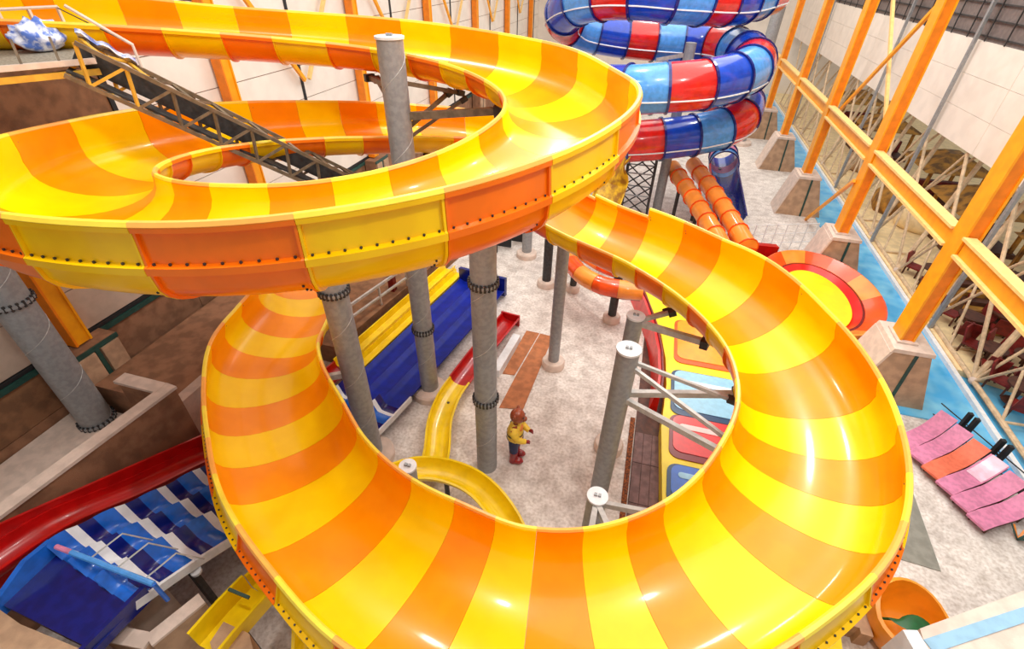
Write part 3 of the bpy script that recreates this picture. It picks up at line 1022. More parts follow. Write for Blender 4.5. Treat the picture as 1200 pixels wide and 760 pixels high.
rc = XL0 - .72
rs = thing('red_slide', 'red open slide with a high side along the brown parapet, ending in a yellow run-out', 'water slide', (KS * 5 + rc, 5, 0))
pts = [(KS * y + rc, y, zws(y) + .22) for y in (.4, 1.6, 2.8, 4.0, 5.2, 6.4, 7.6, 8.8, 10.0, 10.6)]
trough(pts, .62, .3, rs, 'trough_section', ['red', 'red'], (.2, .5, .8))
pts = [(KS * y + rc - .1, y, .72) for y in (10.62, 12, 14, 16, 18)]
trough(pts, .5, .25, rs, 'runout_section', ['ytray', 'ytray'], (.33, .66), square=True)
pts = [(KS * y + rc + .42, y - .05, .56) for y in (10.62, 12, 14, 16, 18)]
trough(pts, .42, .18, rs, 'runout_section', ['ytray', 'ytray'], (.33, .66), square=True)
MB().extr([(KS * .3 + rc - .36, .3, 2.0), (KS * 10 + rc - .36, 10, .1), (KS * 10 + rc - .36, 10, .95), (KS * 6.4 + rc - .36, 6.4, 1.65), (KS * 4 + rc - .36, 4, 2.6), (KS * 2.2 + rc - .36, 2.2, 3.3), (KS * .3 + rc - .36, .3, 3.3)], (-.06, .01, 0)).build('high_side', 'red', rs)
for y in (2, 4, 6.5, 9, 11.5, 14.5, 17.2):
    leg(rs, KS * y + rc, y, 0, max(.2, zws(y) - .2))

# yellow body slide: trays at the lower left, then the curve
cs = thing('yellow_slide', 'yellow open slide with boxy start trays, curving under the lower loop', 'water slide', (-4, 5, 0))
trough([tuple(at(238, 752, 2.75)), tuple(at(268, 717, 2.7)), tuple(at(300, 683, 2.62))], .62, .42, cs, 'start_tray', ['ytray'], (), square=True)
trough([tuple(at(300, 685, 2.45)), tuple(at(325, 662, 2.38)), tuple(at(352, 636, 2.3))], .58, .34, cs, 'start_tray', ['ytray'], (), square=True)
e = at(352, 636, 2.3)
MB().bar(at(268, 690, 2.85), at(292, 700, 2.8), .05, .05).build('green_bar', 'green', cs)
trough([(e.x, e.y, 2.2), (-5.0, 5.0, 1.9), (-4.95, 6.1, 1.6), (-4.4, 6.85, 1.42), (-3.6, 7.1, 1.34), (-2.7, 6.98, 1.27), (-1.9, 6.48, 1.2), (-1.35, 5.8, 1.12), (-1.1, 4.7, 1.0), (-1.5, 3.6, .9), (-2.6, 3.1, .85)], .6, .3, cs, 'trough_section', ['ytray'], (.15, .3, .45, .6, .75, .9))
for (x, y, z) in ((-5.0, 5.0, 1.6), (-3.6, 7.1, 1.0), (-2.25, 6.7, .92), (-1.35, 5.0, .75), (e.x, e.y, 1.75), (at(268, 717, 2.7).x, at(268, 717, 2.7).y, 2.2)):
    leg(cs, x, y, 0, z, .07)
# lower run-out: yellow then red
ro = thing('yellow_slide', 'narrow yellow slide turning red where it runs out beside the tan boards', 'water slide', (-4.6, 10, 0))
trough([(-4.15, 7.3, .62), (-4.35, 8.2, .56), (-4.72, 9.3, .52), (-4.85, 10.4, .5), (-4.78, 11.2, .5)], .66, .24, ro, 'trough_section', ['ytray'], (.5,))
trough([(-4.78, 11.22, .5), (-4.6, 12.6, .5), (-4.36, 14, .5), (-4.12, 15.3, .5)], .7, .26, ro, 'runout_section', ['red'], (.5,))
c = at(603, 378, .5)
MB().bar((-4.55, 15.4, .3), (-3.75, 15.3, .3), .08, .5).build('end_wall', 'red', ro)
for (x, y) in ((-4.35, 8.2), (-4.85, 10.3), (-4.4, 13.8)):
    leg(ro, x, y, 0, .27)
bl = MB()
q = at(594, 412, .2)
bl.bar((q.x - .08, q.y - 1.2, .16), (q.x + .12, q.y + 1.0, .16), .3, .3).build('step_block', 'cap')
tag(bpy.data.objects['step_block'], 'white step block beside the red run-out', 'step')
bt = thing('yellow_slide', 'steep yellow trough dropping below the front of the lower loop', 'water slide', tuple(at(365, 720, 1.2)))
trough([tuple(at(362, 690, 2.2)), tuple(at(366, 715, 1.9)), tuple(at(366, 745, 1.7)), tuple(at(366, 790, 1.6))], .62, .3, bt, 'trough_section', ['ytray'], (.5,))
for py in (700, 760):
    q = at(365, py, 1.6); leg(bt, q.x, q.y, 0, 1.25, .07)

# ------------------------------------------------------------------ left parapets and landings
pb_ = thing('parapet_box', 'brown concrete parapet with open trough behind, holding the dark grey column', 'parapet', (-11.5, 3, 0))
kx = .1
MB().extr([(-11.25 + kx * -2, -2, 0), (-11.25 + kx * 6.35, 6.35, 0), (-11.25 + kx * 6.35, 6.35, 3.0), (-11.25 + kx * -2, -2, 3.0)], (-.28, .02, 0)).build('outer_wall', 'conc_br', pb_)
MB().bar((-11.39 - .2, -2, 3.03), (-11.39 + .635, 6.4, 3.03), .34, .08).build('coping', 'conc_lt', pb_)
MB().box(-12.2, -10.9, 6.1, 6.36, 0, 3.0).build('end_wall', 'conc_br', pb_)
MB().box(-12.25, -10.9, 6.05, 6.4, 3.0, 3.08).build('coping', 'conc_lt', pb_)
MB().prism([(-15.1, -2), (-11.75, -2), (-11.0, 6.1), (-12.2, 6.1), (-12.2, 6.48), (-15.1, 6.48)], .8, 1.0).build('trough_floor', 'conc_lt', pb_)
lw = thing('ledge', 'low brown ledge with pale coping behind the parapet box, left of the lower loop', 'ledge', (-13, 9, 0))
MB().box(-14.3, -11.5, 6.6, 14.5, 0, 1.85).build('body', 'conc_br', lw)
MB().box(-11.6, -11.25, 6.5, 14.4, 0, 1.95).build('coping', 'conc_lt', lw)
o = MB().prism([(-13.9, 14.6), (-11.1, 14.6), (-11.1, 11.2), (KS * 11.2 - 11.25, 11.2), (KS * 20 - 11.25, 20), (-13.9, 20)], 0, .8).build('bank_wall', 'conc_dk')
tag(o, 'dark brown bank along the left wall behind the yellow run-out', 'bank')
rl = thing('handrail', 'pair of pale rails on the dark brown bank', 'handrail', (-11, 14, 1.0))
a1, b1 = at(398, 366, 1.7), at(482, 308, 1.7)
MB().bar(a1, b1, .08, .1).build('rail', 'steel_pale', rl)
MB().bar(a1 + V(.0, 0, -.5), b1 + V(0, 0, -.5), .08, .08).build('rail', 'steel_pale', rl)
for t in (.1, .5, .9):
    q = a1.lerp(b1, t)
    MB().bar((q.x, q.y, .79), (q.x, q.y, q.z), .07, .07).build('post', 'steel_pale', rl)
q = at(460, 335, 1.0)
o = MB().bar((q.x, q.y, .8), (q.x, q.y, 2.6), .25, .25).build('red_post', 'red_d')
tag(o, 'short dark red post on the brown bank', 'post')

ld = MB().prism([tuple(at(x, y, 2.95))[:2] for x, y in ((-22, 722), (-22, 860), (100, 860), (112, 767), (24, 731), (-3, 712))], 0, 2.95).build('landing', 'conc')
tag(ld, 'pinkish brown concrete landing in the lower left corner', 'landing')
lp2 = thing('parapet', 'L-shaped beige concrete parapet right of the dark blue start deck', 'parapet', tuple(at(175, 750, 0)))
A, B, Cc = at(126, 742, 2.3), at(176, 752, 2.3), at(238, 702, 2.3)
MB().bar((A.x, A.y, 1.15), (B.x, B.y, 1.15), .2, 2.3).build('wall', 'conc', lp2)
MB().bar((B.x, B.y, 1.15), (Cc.x, Cc.y, 1.15), .2, 2.3).build('wall', 'conc', lp2)
MB().bar((A.x, A.y, 2.33), (B.x, B.y, 2.33), .26, .06).build('coping', 'conc_lt', lp2)
MB().bar((B.x, B.y, 2.34), (Cc.x, Cc.y, 2.34), .26, .06).build('coping', 'conc_lt', lp2)
o = MB().bar(tuple(at(150, 728, 1.2))[:2] + (1.2,), tuple(at(196, 690, 1.2))[:2] + (1.2,), .1, 2.4).build('side_panel', 'conc_lt')
tag(o, 'pale upright panel between the blue deck and the beige parapet', 'panel')
o = MB().prism([tuple(at(x, y, 2.5))[:2] for x, y in ((246, 752), (262, 728), (292, 742), (300, 775), (255, 790))], 0, 2.5).build('end_pier', 'conc')
tag(o, 'small beige pier at the foot of the yellow start tray', 'pier')

# ------------------------------------------------------------------ centre floor
for nm, poly, lab in (('tan_board', ((589, 437), (617, 387), (632, 390), (603, 439)), 'tan ground board behind, further from the statue'),
                      ('tan_board', ((585, 477), (604, 441), (633, 390.5), (648, 394), (613, 479)), 'tan ground board in front, nearer the statue')):
    o = MB().prism([tuple(at(x, y, .03))[:2] for x, y in reversed(poly)], 0, .03).build(nm, 'brownmat')
    tag(o, lab, 'ground board')
bw = thing('boardwalk', 'dark brown strip of bricks and planks beside the yellow pad deck', 'walkway', (1.6, 12, 0))
MB().box(1.2, 2.02, 7.0, 16.6, 0, .03).build('bed', 'furn_b', bw)
bk = MB().box(-.125, .125, -.11, .11, 0, .05)
bme = None
y = 11.2
while y < 16.4:
    for j in range(3):
        if bme is None:
            b = bk.build('brick', 'brick', bw); bme = b.data
            b.location = (1.345 + .265 * j - 1.6, y - 12, .025)
        else:
            piece(bme, bw, (1.345 + .265 * j - 1.6, y - 12, .02 + random.random() * .014), 'brick')
    y += .235
for j in range(3):
    for (a, b) in ((7.1, 8.4), (8.42, 9.8), (9.82, 11.0)):
        MB().box(1.22 + .265 * j, 1.47 + .265 * j, a, b, .025, .06).build('plank', 'plank', bw)
o = MB().box(1.02, 1.17, 7.0, 11.6, 0, .05).build('rusty_edging', 'rust')
tag(o, 'rusty edging strip along the left of the dark walkway', 'edging')

# yellow deck with painted pads
yd = thing('pad_deck', 'yellow play deck with red, blue and orange rounded pads, seen through the lower loop', 'play deck', (3.8, 12, 0))
MB().prism([(2.1, 6.8), (2.6, 5.6), (5.75, 5.3), (6.2, 9), (6.0, 17.6)] + [tuple(at(x, y, .5))[:2] for x, y in ((752, 330), (758, 345), (766, 366), (775, 393), (780, 420), (781, 450), (778, 475), (775, 500))], 0, .5).build('deck', 'ypaint', yd)


def rrect(cx, cy, w_, h_, r, n=5):
    pts = []
    for (sx, sy, a0) in ((1, 1, 0), (-1, 1, 90), (-1, -1, 180), (1, -1, 270)):
        for k in range(n + 1):
            a = math.radians(a0 + 90 * k / n)
            pts.append((cx + sx * (w_ / 2 - r) + r * math.cos(a), cy + sy * (h_ / 2 - r) + r * math.sin(a)))
    return pts


def pad(py0, py1, pxl, m_dark, m_face, stroke=True, w_=2.2, st='pinkish'):
    y1 = at(pxl, py0, .5).y; y0 = at(pxl, py1, .5).y
    x0 = at(pxl, (py0 + py1) / 2, .5).x
    cy = (y0 + y1) / 2; h = y1 - y0
    MB().prism(rrect(x0 + w_ / 2, cy, w_, h, min(.3, h * .4)), .5, .53).build('pad_border', m_dark, yd)
    MB().prism(rrect(x0 + w_ / 2 + .06, cy + .1, w_ - .1, h - .28, min(.26, h * .3)), .53, .55).build('pad_face', m_face, yd)
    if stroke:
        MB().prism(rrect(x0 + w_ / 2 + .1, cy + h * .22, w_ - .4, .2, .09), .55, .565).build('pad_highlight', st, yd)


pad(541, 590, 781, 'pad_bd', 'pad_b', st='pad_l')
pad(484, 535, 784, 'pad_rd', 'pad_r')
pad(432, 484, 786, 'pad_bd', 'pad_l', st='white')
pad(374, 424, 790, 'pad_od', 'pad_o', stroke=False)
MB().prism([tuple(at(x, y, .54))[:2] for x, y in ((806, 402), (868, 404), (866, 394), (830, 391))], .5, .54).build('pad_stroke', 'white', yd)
wallp = [at(738, 326, .5), at(747, 340, .5), at(757, 362, .5), at(767, 390, .5), at(773, 420, .5), at(774, 450, .5), at(771, 472, .5)]
rw = thing('red_kerb', 'curved red kerb wall on the left edge of the yellow play deck', 'kerb', tuple(wallp[3] * 1.0 - V(0, 0, .5)))
rg = []
for i, p in enumerate(wallp):
    d = (wallp[min(i + 1, len(wallp) - 1)] - wallp[max(i - 1, 0)]); n = V(-d.y, d.x, 0).normalized()
    rg.append([V(p.x, p.y, 0) - n * .24, V(p.x, p.y, .9) - n * .14, V(p.x, p.y, .9), V(p.x, p.y, 0) + n * .04])
MB().loft(rg).build('wall', 'red_b', rw)
MB().tube([V(p.x, p.y, .92) for p in wallp], .05, 6).build('dark_top_edge', 'red_d', rw, True)

# orange-red curved tube left of the play deck
ot = thing('curved_tube', 'orange and red open tube bend on posts left of the play deck', 'water slide', tuple(at(700, 330, 0)))
TPs = [at(664, 296, 1.9), at(668, 306, 1.9), at(682, 322, 1.9), at(705, 334, 1.9), at(730, 339, 1.9), at(752, 341, 1.9)]
pth = Path([tuple(p) for p in TPs], 10)
for k in range(5):
    MB().tube([pth.at(pth.L * (k + j / 5) / 5)[:3] for j in range(6)], .36, 14).build('tube_section', 'otube' if k % 2 == 0 else 'orange_r', ot, True)
T2 = [at(676, 294, 2.0), at(690, 304, 2.0), at(712, 316, 2.0), at(742, 324, 2.0)]
pth2 = Path([tuple(p) for p in T2], 10)
for k in range(4):
    MB().tube([pth2.at(pth2.L * (k + j / 4) / 4)[:3] for j in range(5)], .22, 12).build('inner_rim', 'orange_r' if k % 2 == 0 else 'otube', ot, True)
MB().tube([V(p.x, p.y, p.z - .4) for p in TPs], .05, 6).build('rail', 'red_d', ot, True)
for i in (1, 3):
    MB().bar(TPs[i], T2[i], .1, .1).build('bracket', 'steel_pale', ot)

# ------------------------------------------------------------------ dish with orange-red rim
dc = V(7.8, 19.6, 0)
ds = thing('splash_dish', 'big round yellow dish with sloping orange-red rim beside the pool', 'splash dish', tuple(dc))
rx, ry = 1.25, 2.25
N_ = 48


def ell(sc_, z, k, off=0):
    a = 2 * math.pi * k / N_
    return (dc.x + (rx + sc_) * math.cos(a), dc.y + (ry + sc_) * math.sin(a), z)


MB().prism([ell(0, 0, k)[:2] for k in range(N_)], .0, 1.0).build('floor', 'ypaint', ds)
for nm, m_, prof in (('inner_wall', 'red_b', ((-.02, .9), (.3, 1.16), (.3, .0), (-.02, .0))), ('dark_groove', 'red_d', ((.3, .0), (.3, 1.17), (.4, 1.14), (.4, .0)))):
    rings = [[ell(s_, z_, k) for s_, z_ in prof] for k in range(N_)]
    MB().loft(rings + [rings[0]], caps=False).build(nm, m_, ds, True)
for q in range(12):
    prof = ((.4, .0), (.4, 1.16), (.95, 1.5), (1.02, 1.48), (1.02, .0))
    rings = [[ell(s_, z_, q * 4 + k) for s_, z_ in prof] for k in range(5)]
    MB().loft(rings).build('rim_panel', 'orange_r' if q % 3 else 'otube', ds, True, 25)
o = MB().extr([(2.6, 22.9, 0), (6.6, 23.2, 0), (6.6, 23.1, 1.5), (2.6, 22.8, 1.5)], (.1, -.3, 0)).build('inflow_wall', 'red')
tag(o, 'dark red inflow wall left of the yellow dish', 'wall')
fn = thing('white_fence', 'thin white fence above the red inflow wall', 'fence', (6, 25, 0))
fp = [V(3.2, 24.0, 0), V(6.2, 24.9, 0), V(9.0, 26.0, 0)]
for zz in (.6, 1.1, 1.6):
    MB().tube([p + V(0, 0, zz) for p in fp], .025, 5).build('rail', 'cap', fn)
for k in range(12):
    t = k / 11 * 2
    p = fp[int(min(t, 1.999))].lerp(fp[int(min(t, 1.999)) + 1], t - int(min(t, 1.999)))
    MB().bar(p, p + V(0, 0, 1.62), .05, .05).build('post', 'cap', fn)

# twin orange tubes
for i, (pp, lab) in enumerate((([(788, 196, 2.6), (812, 232, 2.3), (840, 278, 2.0), (846, 292, 1.9)], 'left of two straight orange tubes running down to the dish'),
                               ([(812, 192, 2.7), (838, 228, 2.4), (868, 276, 2.1), (876, 290, 2.0)], 'right of two straight orange tubes running down to the dish'))):
    tt = thing('orange_tube', lab, 'tube slide', tuple(at(pp[1][0], pp[1][1], 0)), 'twin orange tubes')
    pth = Path([tuple(at(*p)) for p in pp], 8)
    for k in range(7):
        MB().tube([pth.at(pth.L * (k + j / 3) / 7)[:3] for j in range(4)], .42, 14).build('tube_section', 'otube', tt, True)
        MB().tube([pth.at(pth.L * (k + 1) / 7 - .05)[:3], pth.at(pth.L * (k + 1) / 7)[:3]], .48, 14).build('flange_ring', 'orange_r', tt, True)
    for s in (.2, .55, .9):
        c = pth.at(pth.L * s)
        leg(tt, c[0], c[1], 0, c[2] - .38, .1)
o = thing('yellow_slide', 'grimy straight yellow slide behind the upper loop, left of the lattice tower', 'water slide', tuple(at(715, 235, 0)))
trough([tuple(at(735, 178, 5.4)), tuple(at(722, 205, 4.4)), tuple(at(708, 240, 3.3)), tuple(at(694, 275, 2.4))], 1.3, .3, o, 'trough_section', ['yworn'], (.3, .6))
for py in (200, 240):
    c = at(715, py, 3.4); leg(o, c.x, c.y, 0, 3.3, .1)
"""dark kit"""
kt = thing('dark_barrier', 'low dark barrier frames on the floor behind the thick column', 'barrier', tuple(at(585, 292, 0)))
for (x, y) in ((572, 296), (588, 290), (604, 284)):
    p = at(x, y, 0)
    MB().box(p.x - .5, p.x + .5, p.y - .05, p.y + .05, .1, .7).build('panel', 'black', kt)
    MB().box(p.x - .55, p.x - .47, p.y - .08, p.y + .08, 0, 1.1).build('post', 'steel_pale', kt)
    MB().box(p.x - .6, p.x + .6, p.y - .06, p.y + .06, 1.05, 1.12).build('rail', 'steel_pale', kt)

# ------------------------------------------------------------------ statue
sx, sy = at(602, 536, 0).x, at(602, 536, 0).y
stt = thing('statue', 'painted statue in yellow jacket, navy trousers and dark red boots by the thick column', 'statue', (sx, sy, 0))


def skin(name, verts, edges, radii, m, parent, rootv=0, sub=2):
    me = bpy.data.meshes.new(name)
    me.from_pydata(verts, edges, [])
    o = bpy.data.objects.new(name, me)
    COL.objects.link(o)
    o.parent = parent
    ORIGIN[o.name] = ORIGIN[parent.name]
    me.materials.append(M[m])
    md = o.modifiers.new('skin', 'SKIN'); md.use_smooth_shade = True
    for i, r in enumerate(radii):
        me.skin_vertices[0].data[i].radius = (r, r)
    me.skin_vertices[0].data[rootv].use_root = True
    sb = o.modifiers.new('sub', 'SUBSURF'); sb.levels = sub; sb.render_levels = sub
    return o


# local: faces +x (towards the right of the picture)
body_v = [(0, 0, 1.0), (.02, 0, 1.25), (.02, 0, 1.5), (.03, 0, 1.68), (.06, 0, 1.82),
          (.03, .24, 1.56), (.16, .32, 1.3), (.38, .24, 1.2), (.03, -.24, 1.56), (.16, -.32, 1.3), (.38, -.24, 1.2),
          (0, .13, .9), (.03, .15, .52), (0, .15, .14), (0, -.13, .9), (.03, -.15, .52), (0, -.15, .14)]
body_e = [(0, 1), (1, 2), (2, 3), (3, 4), (2, 5), (5, 6), (6, 7), (2, 8), (8, 9), (9, 10), (0, 11), (11, 12), (12, 13), (0, 14), (14, 15), (15, 16)]
rad = [.2, .2, .18, .08, .09, .1, .085, .06, .1, .085, .06, .13, .1, .08, .13, .1, .08]
skin('body', body_v, body_e, rad, 'skin_br', stt)
ox, oy = sx, sy


def L(x, y, z): return (ox + x, oy + y, z)


hd = MB().ball(L(.08, 0, 2.0), .235, 20, 12, sc=(1, .95, 1.05)).build('head', 'skin_br', stt, True)
MB().ball(L(.29, 0, 1.94), .09, 12, 8, sc=(1, 1.1, .8)).build('nose', 'skin_br', stt, True)
for s in (-1, 1):
    MB().ball(L(.04, .2 * s, 2.13), .075, 10, 8, sc=(.7, 1, 1)).build('ear', 'skin_br', stt, True)
    MB().ball(L(.27, .09 * s, 2.06), .03, 8, 6).build('eye', 'black', stt, True)
MB().tube([L(.27, -.07, 1.86), L(.3, 0, 1.84), L(.27, .07, 1.86)], .012, 6).build('mouth', 'red_d', stt)
tor = []
for z, rx_, ry_ in ((1.02, .235, .27), (1.2, .26, .3), (1.4, .24, .29), (1.58, .17, .23), (1.68, .11, .13)):
    tor.append([L(.02 + rx_ * math.cos(2 * math.pi * k / 20), ry_ * math.sin(2 * math.pi * k / 20), z) for k in range(20)])
MB().loft(tor).build('jacket', 'vest', stt, True, 60)
for s in (-1, 1):
    MB().tube([L(.02, .16 * s, 1.58), L(.04, .27 * s, 1.5), L(.15, .33 * s, 1.31), L(.28, .285 * s, 1.24), L(.41, .225 * s, 1.2)], [.14, .145, .115, .1, .08], 12).build('sleeve', 'vest', stt, True)
    MB().tube([L(0, .12 * s, 1.06), L(.02, .14 * s, .8), L(.03, .15 * s, .45)], [.16, .155, .13], 14).build('trouser_leg', 'navy', stt, True)
    MB().tube([L(.02, .15 * s, .06), L(.02, .15 * s, .3), L(.03, .15 * s, .52)], [.14, .13, .145], 14).build('boot_shaft', 'boot', stt, True)
    MB().ball(L(.13, .15 * s, .12), .13, 14, 8, sc=(1.75, 1.05, .9)).build('boot_foot', 'boot', stt, True)
    # gloved hand with five fingers
    hv = [(.38, .24 * s, 1.2), (.46, .2 * s, 1.2), (.52, .19 * s, 1.22), (.545, .18 * s, 1.17)]
    he = [(0, 1), (1, 2), (2, 3)]
    hr = [.05, .055, .025, .02]
    for j, dz in enumerate((.06, .025, -.045, -.02)):
        n0 = len(hv)
        hv += [(.51 + .005 * j, (.21 + .03 * (j % 2)) * s, 1.2 + dz), (.54, (.2 + .02 * (j % 2)) * s, 1.16 + dz)]
        he += [(1, n0), (n0, n0 + 1)]
        hr += [.025, .02]
    skin('hand', hv, he, hr, 'boot', stt, 1)
MB().lathe([(.25, 0), (.27, .06), (.25, .12)], L(.02, 0, 1.0), 20).build('waistband', 'navy', stt, True)
MB().loft([[L(.02 + (.265) * math.cos(a), .305 * math.sin(a), z) for a in [2 * math.pi * k / 20 for k in range(20)]] for z in (1.27, 1.33)], caps=False).build('belt', 'black', stt, True)
MB().tube([L(.2, .18, 1.3), L(.13, .18, 1.55), L(-.02, .16, 1.64), L(-.16, .16, 1.52), L(-.22, .15, 1.28)], .022, 6).build('strap', 'black', stt)
MB().ball(L(.2, 0, 1.5), .1, 12, 8, sc=(.7, 1.3, .8)).build('bib', 'orange_b', stt, True)

stt.scale = (.93, .93, .93)
# ------------------------------------------------------------------ ceiling-hung lattice truss with platform, upper left
A = at(84, 66, 10.45)
B = Vector((-6.45, 9.85, 7.55))
B = at(386, 208, 7.6)
tr = thing('lattice_truss', 'slanting metal lattice truss reaching down into the upper loop', 'truss', tuple(A))
ax = (B - A).normalized()
B2 = B + ax * 1.3
sd = ax.cross(V(0, 0, 1)).normalized()
up = sd.cross(ax).normalized()
hw, hh = .3, .3
Ln = (B2 - A).length
for i, (a, b) in enumerate(((-1, 1), (1, 1), (-1, -1), (1, -1))):
    o_ = sd * a * hw + up * b * hh
    MB().bar(A + o_, B2 + o_, .07, .07, up).build('chord', 'truss', tr)
nb = 17
for k in range(nb):
    p0, p1 = A + ax * (Ln * k / nb), A + ax * (Ln * (k + 1) / nb)
    for (u0, u1) in (((-1, 1), (1, 1)), ((1, -1), (-1, -1)), ((-1, -1), (-1, 1)), ((1, 1), (1, -1))):
        f0 = sd * u0[0] * hw + up * u0[1] * hh
        f1 = sd * u1[0] * hw + up * u1[1] * hh
        if k % 2: f0, f1 = f1, f0
        MB().bar(p0 + f0, p1 + f1, .05, .05).build('lacing', 'truss_y' if k < 3 else 'truss', tr)
MB().bar(A - up * (hh - .05), B2 - up * (hh - .05), .4, .04, up).build('cable_tray', 'steel_dark', tr)
MB().bar(B2, Vector((-5.9, 10.65, B2.z)), .1, .12).build('end_bracket', 'truss', tr)
MB().bar(A - sd * (hw - .03), B2 - sd * (hw - .03), .02, .34, up).build('mesh_panel', 'steel_dark', tr)
# work platform
pf = thing('work_platform', 'small railed work platform at the top of the lattice truss', 'platform', tuple(at(40, 75, 10.4)))
z0 = 10.35
e0, e1 = at(112, 71, z0), at(-14, 82, z0)
f1, f0 = at(-14, 55, z0), at(84, 46, z0)
MB().prism([e0[:2], f0[:2], f1[:2], e1[:2]], z0 - .06, z0).build('deck', 'net', pf)
MB().bar(e0, e1, .09, .09).build('edge_beam', 'conc_lt', pf)
MB().bar(e0 + V(0, 0, -.18), e1 + V(0, 0, -.18), .07, .1).build('edge_beam', 'truss_y', pf)
R1 = [at(84, 46, z0), at(88, 10, 10.95), at(45, 6, 10.95)]
MB().tube([f0, f0 + V(0, 0, .62), f1 + V(0, 0, .62)], .035, 6).build('guard_rail', 'conc_lt', pf)
g0 = e0 + (f0 - e0) * 1.0
for t in (0, .35, .7):
    p = f0.lerp(f1, t)
    MB().bar(p, p + V(0, 0, .62), .05, .05).build('post', 'conc_lt', pf)
    p = e0.lerp(e1, t)
    MB().bar(p, p + V(-.1, .1, .4), .035, .035).build('brace', 'truss', pf)
s0 = A + sd * -hw + up * hh
s2 = s0 + ax * .95
MB().tube([s2, s2 + V(0, 0, .42), s0 + V(0, 0, .5)], .03, 6).build('stair_rail', 'conc_lt', pf)
MB().tube([f0 + V(0, 0, .6), s2 + V(0, 0, .42)], .012, 5).build('cable', 'steel_dark', pf)
# wrapped bundle
bn = MB()
c = (e0 + e1 + f0 + f1) / 4 + (f0 - f1).normalized() * .15
Rb = Matrix.Rotation(math.atan2((f0 - f1).y, (f0 - f1).x), 3, 'Z')
bn.ball((c.x, c.y, z0 + .26), .3, 28, 16, sc=(1.5, .8, .85), R=Rb)
nv = []
for v in bn.v:
    j = 1 + .12 * math.sin(v[0] * 23 + v[2] * 17) + .08 * math.sin(v[1] * 31 + v[0] * 9)
    nv.append(((v[0] - c.x) * j + c.x, (v[1] - c.y) * j + c.y, max(z0 + .005, (v[2] - z0) * j + z0)))
bn.v = nv
tag(bn.build('wrapped_bundle', 'film', None, True, 80), 'crumpled bundle of blue and white plastic sheeting on the work platform', 'bundle')
sh = MB()
P_ = [s0 + V(0, 0, .06) + ax * (.1 * k) + V(0, 0, .04 * math.sin(k * 1.7)) for k in range(10)]
sh.loft([[p + sd * -.02 + V(0, 0, -.02), p + sd * .02 + V(0, 0, -.05), p + sd * .16 + V(0, 0, .05), p + sd * .02 + V(0, 0, .1)] for p in P_])
tag(sh.build('plastic_sheet', 'film', None, True, 80), 'strip of blue and white plastic trailing down the truss top', 'plastic sheet')

# ------------------------------------------------------------------ loungers by the pool
LB = ['pink lounger closest to the widest concrete pier', 'pink lounger between the first pink one and the salmon one', 'salmon orange lounger in the row of pink ones',
      'pink lounger with a white glare patch next to the salmon one', 'pink lounger second from the front of the row', 'pink lounger at the front end of the row']


def make_lounger(m, film=False):  # film: adds a thin pale patch painted as glare on the cushion
    t = thing('sun_lounger', 'x', 'sun lounger', (0, 0, 0), 'loungers beside the pool')
    prof = [(-.95, .24), (-.6, .3), (-.2, .27), (.2, .26), (.45, .32), (.75, .5), (.98, .68)]
    rings = [[(x, -.24, z), (x, .24, z), (x, .25, z + .07), (x, -.25, z + .07)] for x, z in prof]
    MB().loft(rings).build('cushion', m, t, True, 60)
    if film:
        MB().loft([[(x, -.22, z + .071), (x, .2, z + .071), (x, .2, z + .085), (x, -.22, z + .085)] for x, z in prof[3:7]]).build('glare_patch', 'sheen', t, True, 60)
    for s in (-1, 1):
        MB().tube([(x, .23 * s, z - .02) for x, z in prof], .025, 6).build('side_frame', 'furn_b', t, True)
        for x in (-.7, .5):
            MB().bar((x, .2 * s, 0), (x, .22 * s, .26), .04, .04).build('leg', 'furn_b', t)
    return t


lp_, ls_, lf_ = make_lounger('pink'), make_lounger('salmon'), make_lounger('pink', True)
a0, a1 = V(9.9, 13.26, 0), V(10.93, 10.72, 0)
used = False
for k in range(6):
    p = a0.lerp(a1, k / 5)
    an = math.radians(40 - 9 * k / 5)
    if k == 2: o = ls_
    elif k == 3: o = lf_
    elif not used: o = lp_; used = True
    else: o = dup(lp_, (0, 0, 0))
    o.location = p; o.rotation_euler = (0, 0, an); o['label'] = LB[k]
rl = thing('pool_railing', 'black post and wire railing between the loungers and the pool', 'railing', (11.2, 13, 0))
R0, R1 = V(10.75, 14.6, 0), V(12.35, 11.2, 0)
for t in (.22, .28, .5, .56, .8, .86):
    p = R0.lerp(R1, t)
    MB().bar(p, p + V(0, 0, 1.0), .12, .12).build('post', 'black', rl)
for t in (.25, .53, .83):
    a = R0.lerp(R1, t - .03); b = R0.lerp(R1, t + .03)
    MB().bar(a + V(0, 0, .5), b + V(0, 0, .5), .05, .06).build('crossbar', 'black', rl)
    MB().bar(a + V(0, 0, .25), b + V(0, 0, .25), .05, .06).build('crossbar', 'black', rl)
for zz in (.1, .6):
    MB().tube([R0 + V(0, 0, zz), R1 + V(0, 0, zz)], .02, 5).build('wire', 'black', rl)
gm = MB().prism([tuple(at(x, y, .02))[:2] for x, y in ((1055, 535), (1030, 610), (1056, 655), (1103, 669))], 0, .02).build('floor_mat', 'greymat')
tag(gm, 'pointed grey mat lying on the floor right of the lower loop', 'floor mat')
pl = thing('plant', 'small spiky plant with orange tips at the right edge', 'plant', tuple(at(1192, 632, 0)))
c = at(1192, 632, 0)
for k in range(9):
    a = k * 2.4
    MB().bar(c, c + V(.3 * math.cos(a), .3 * math.sin(a), .25 + .1 * (k % 3)), .05, .02).build('leaf', 'green' if k % 3 else 'otube', pl)

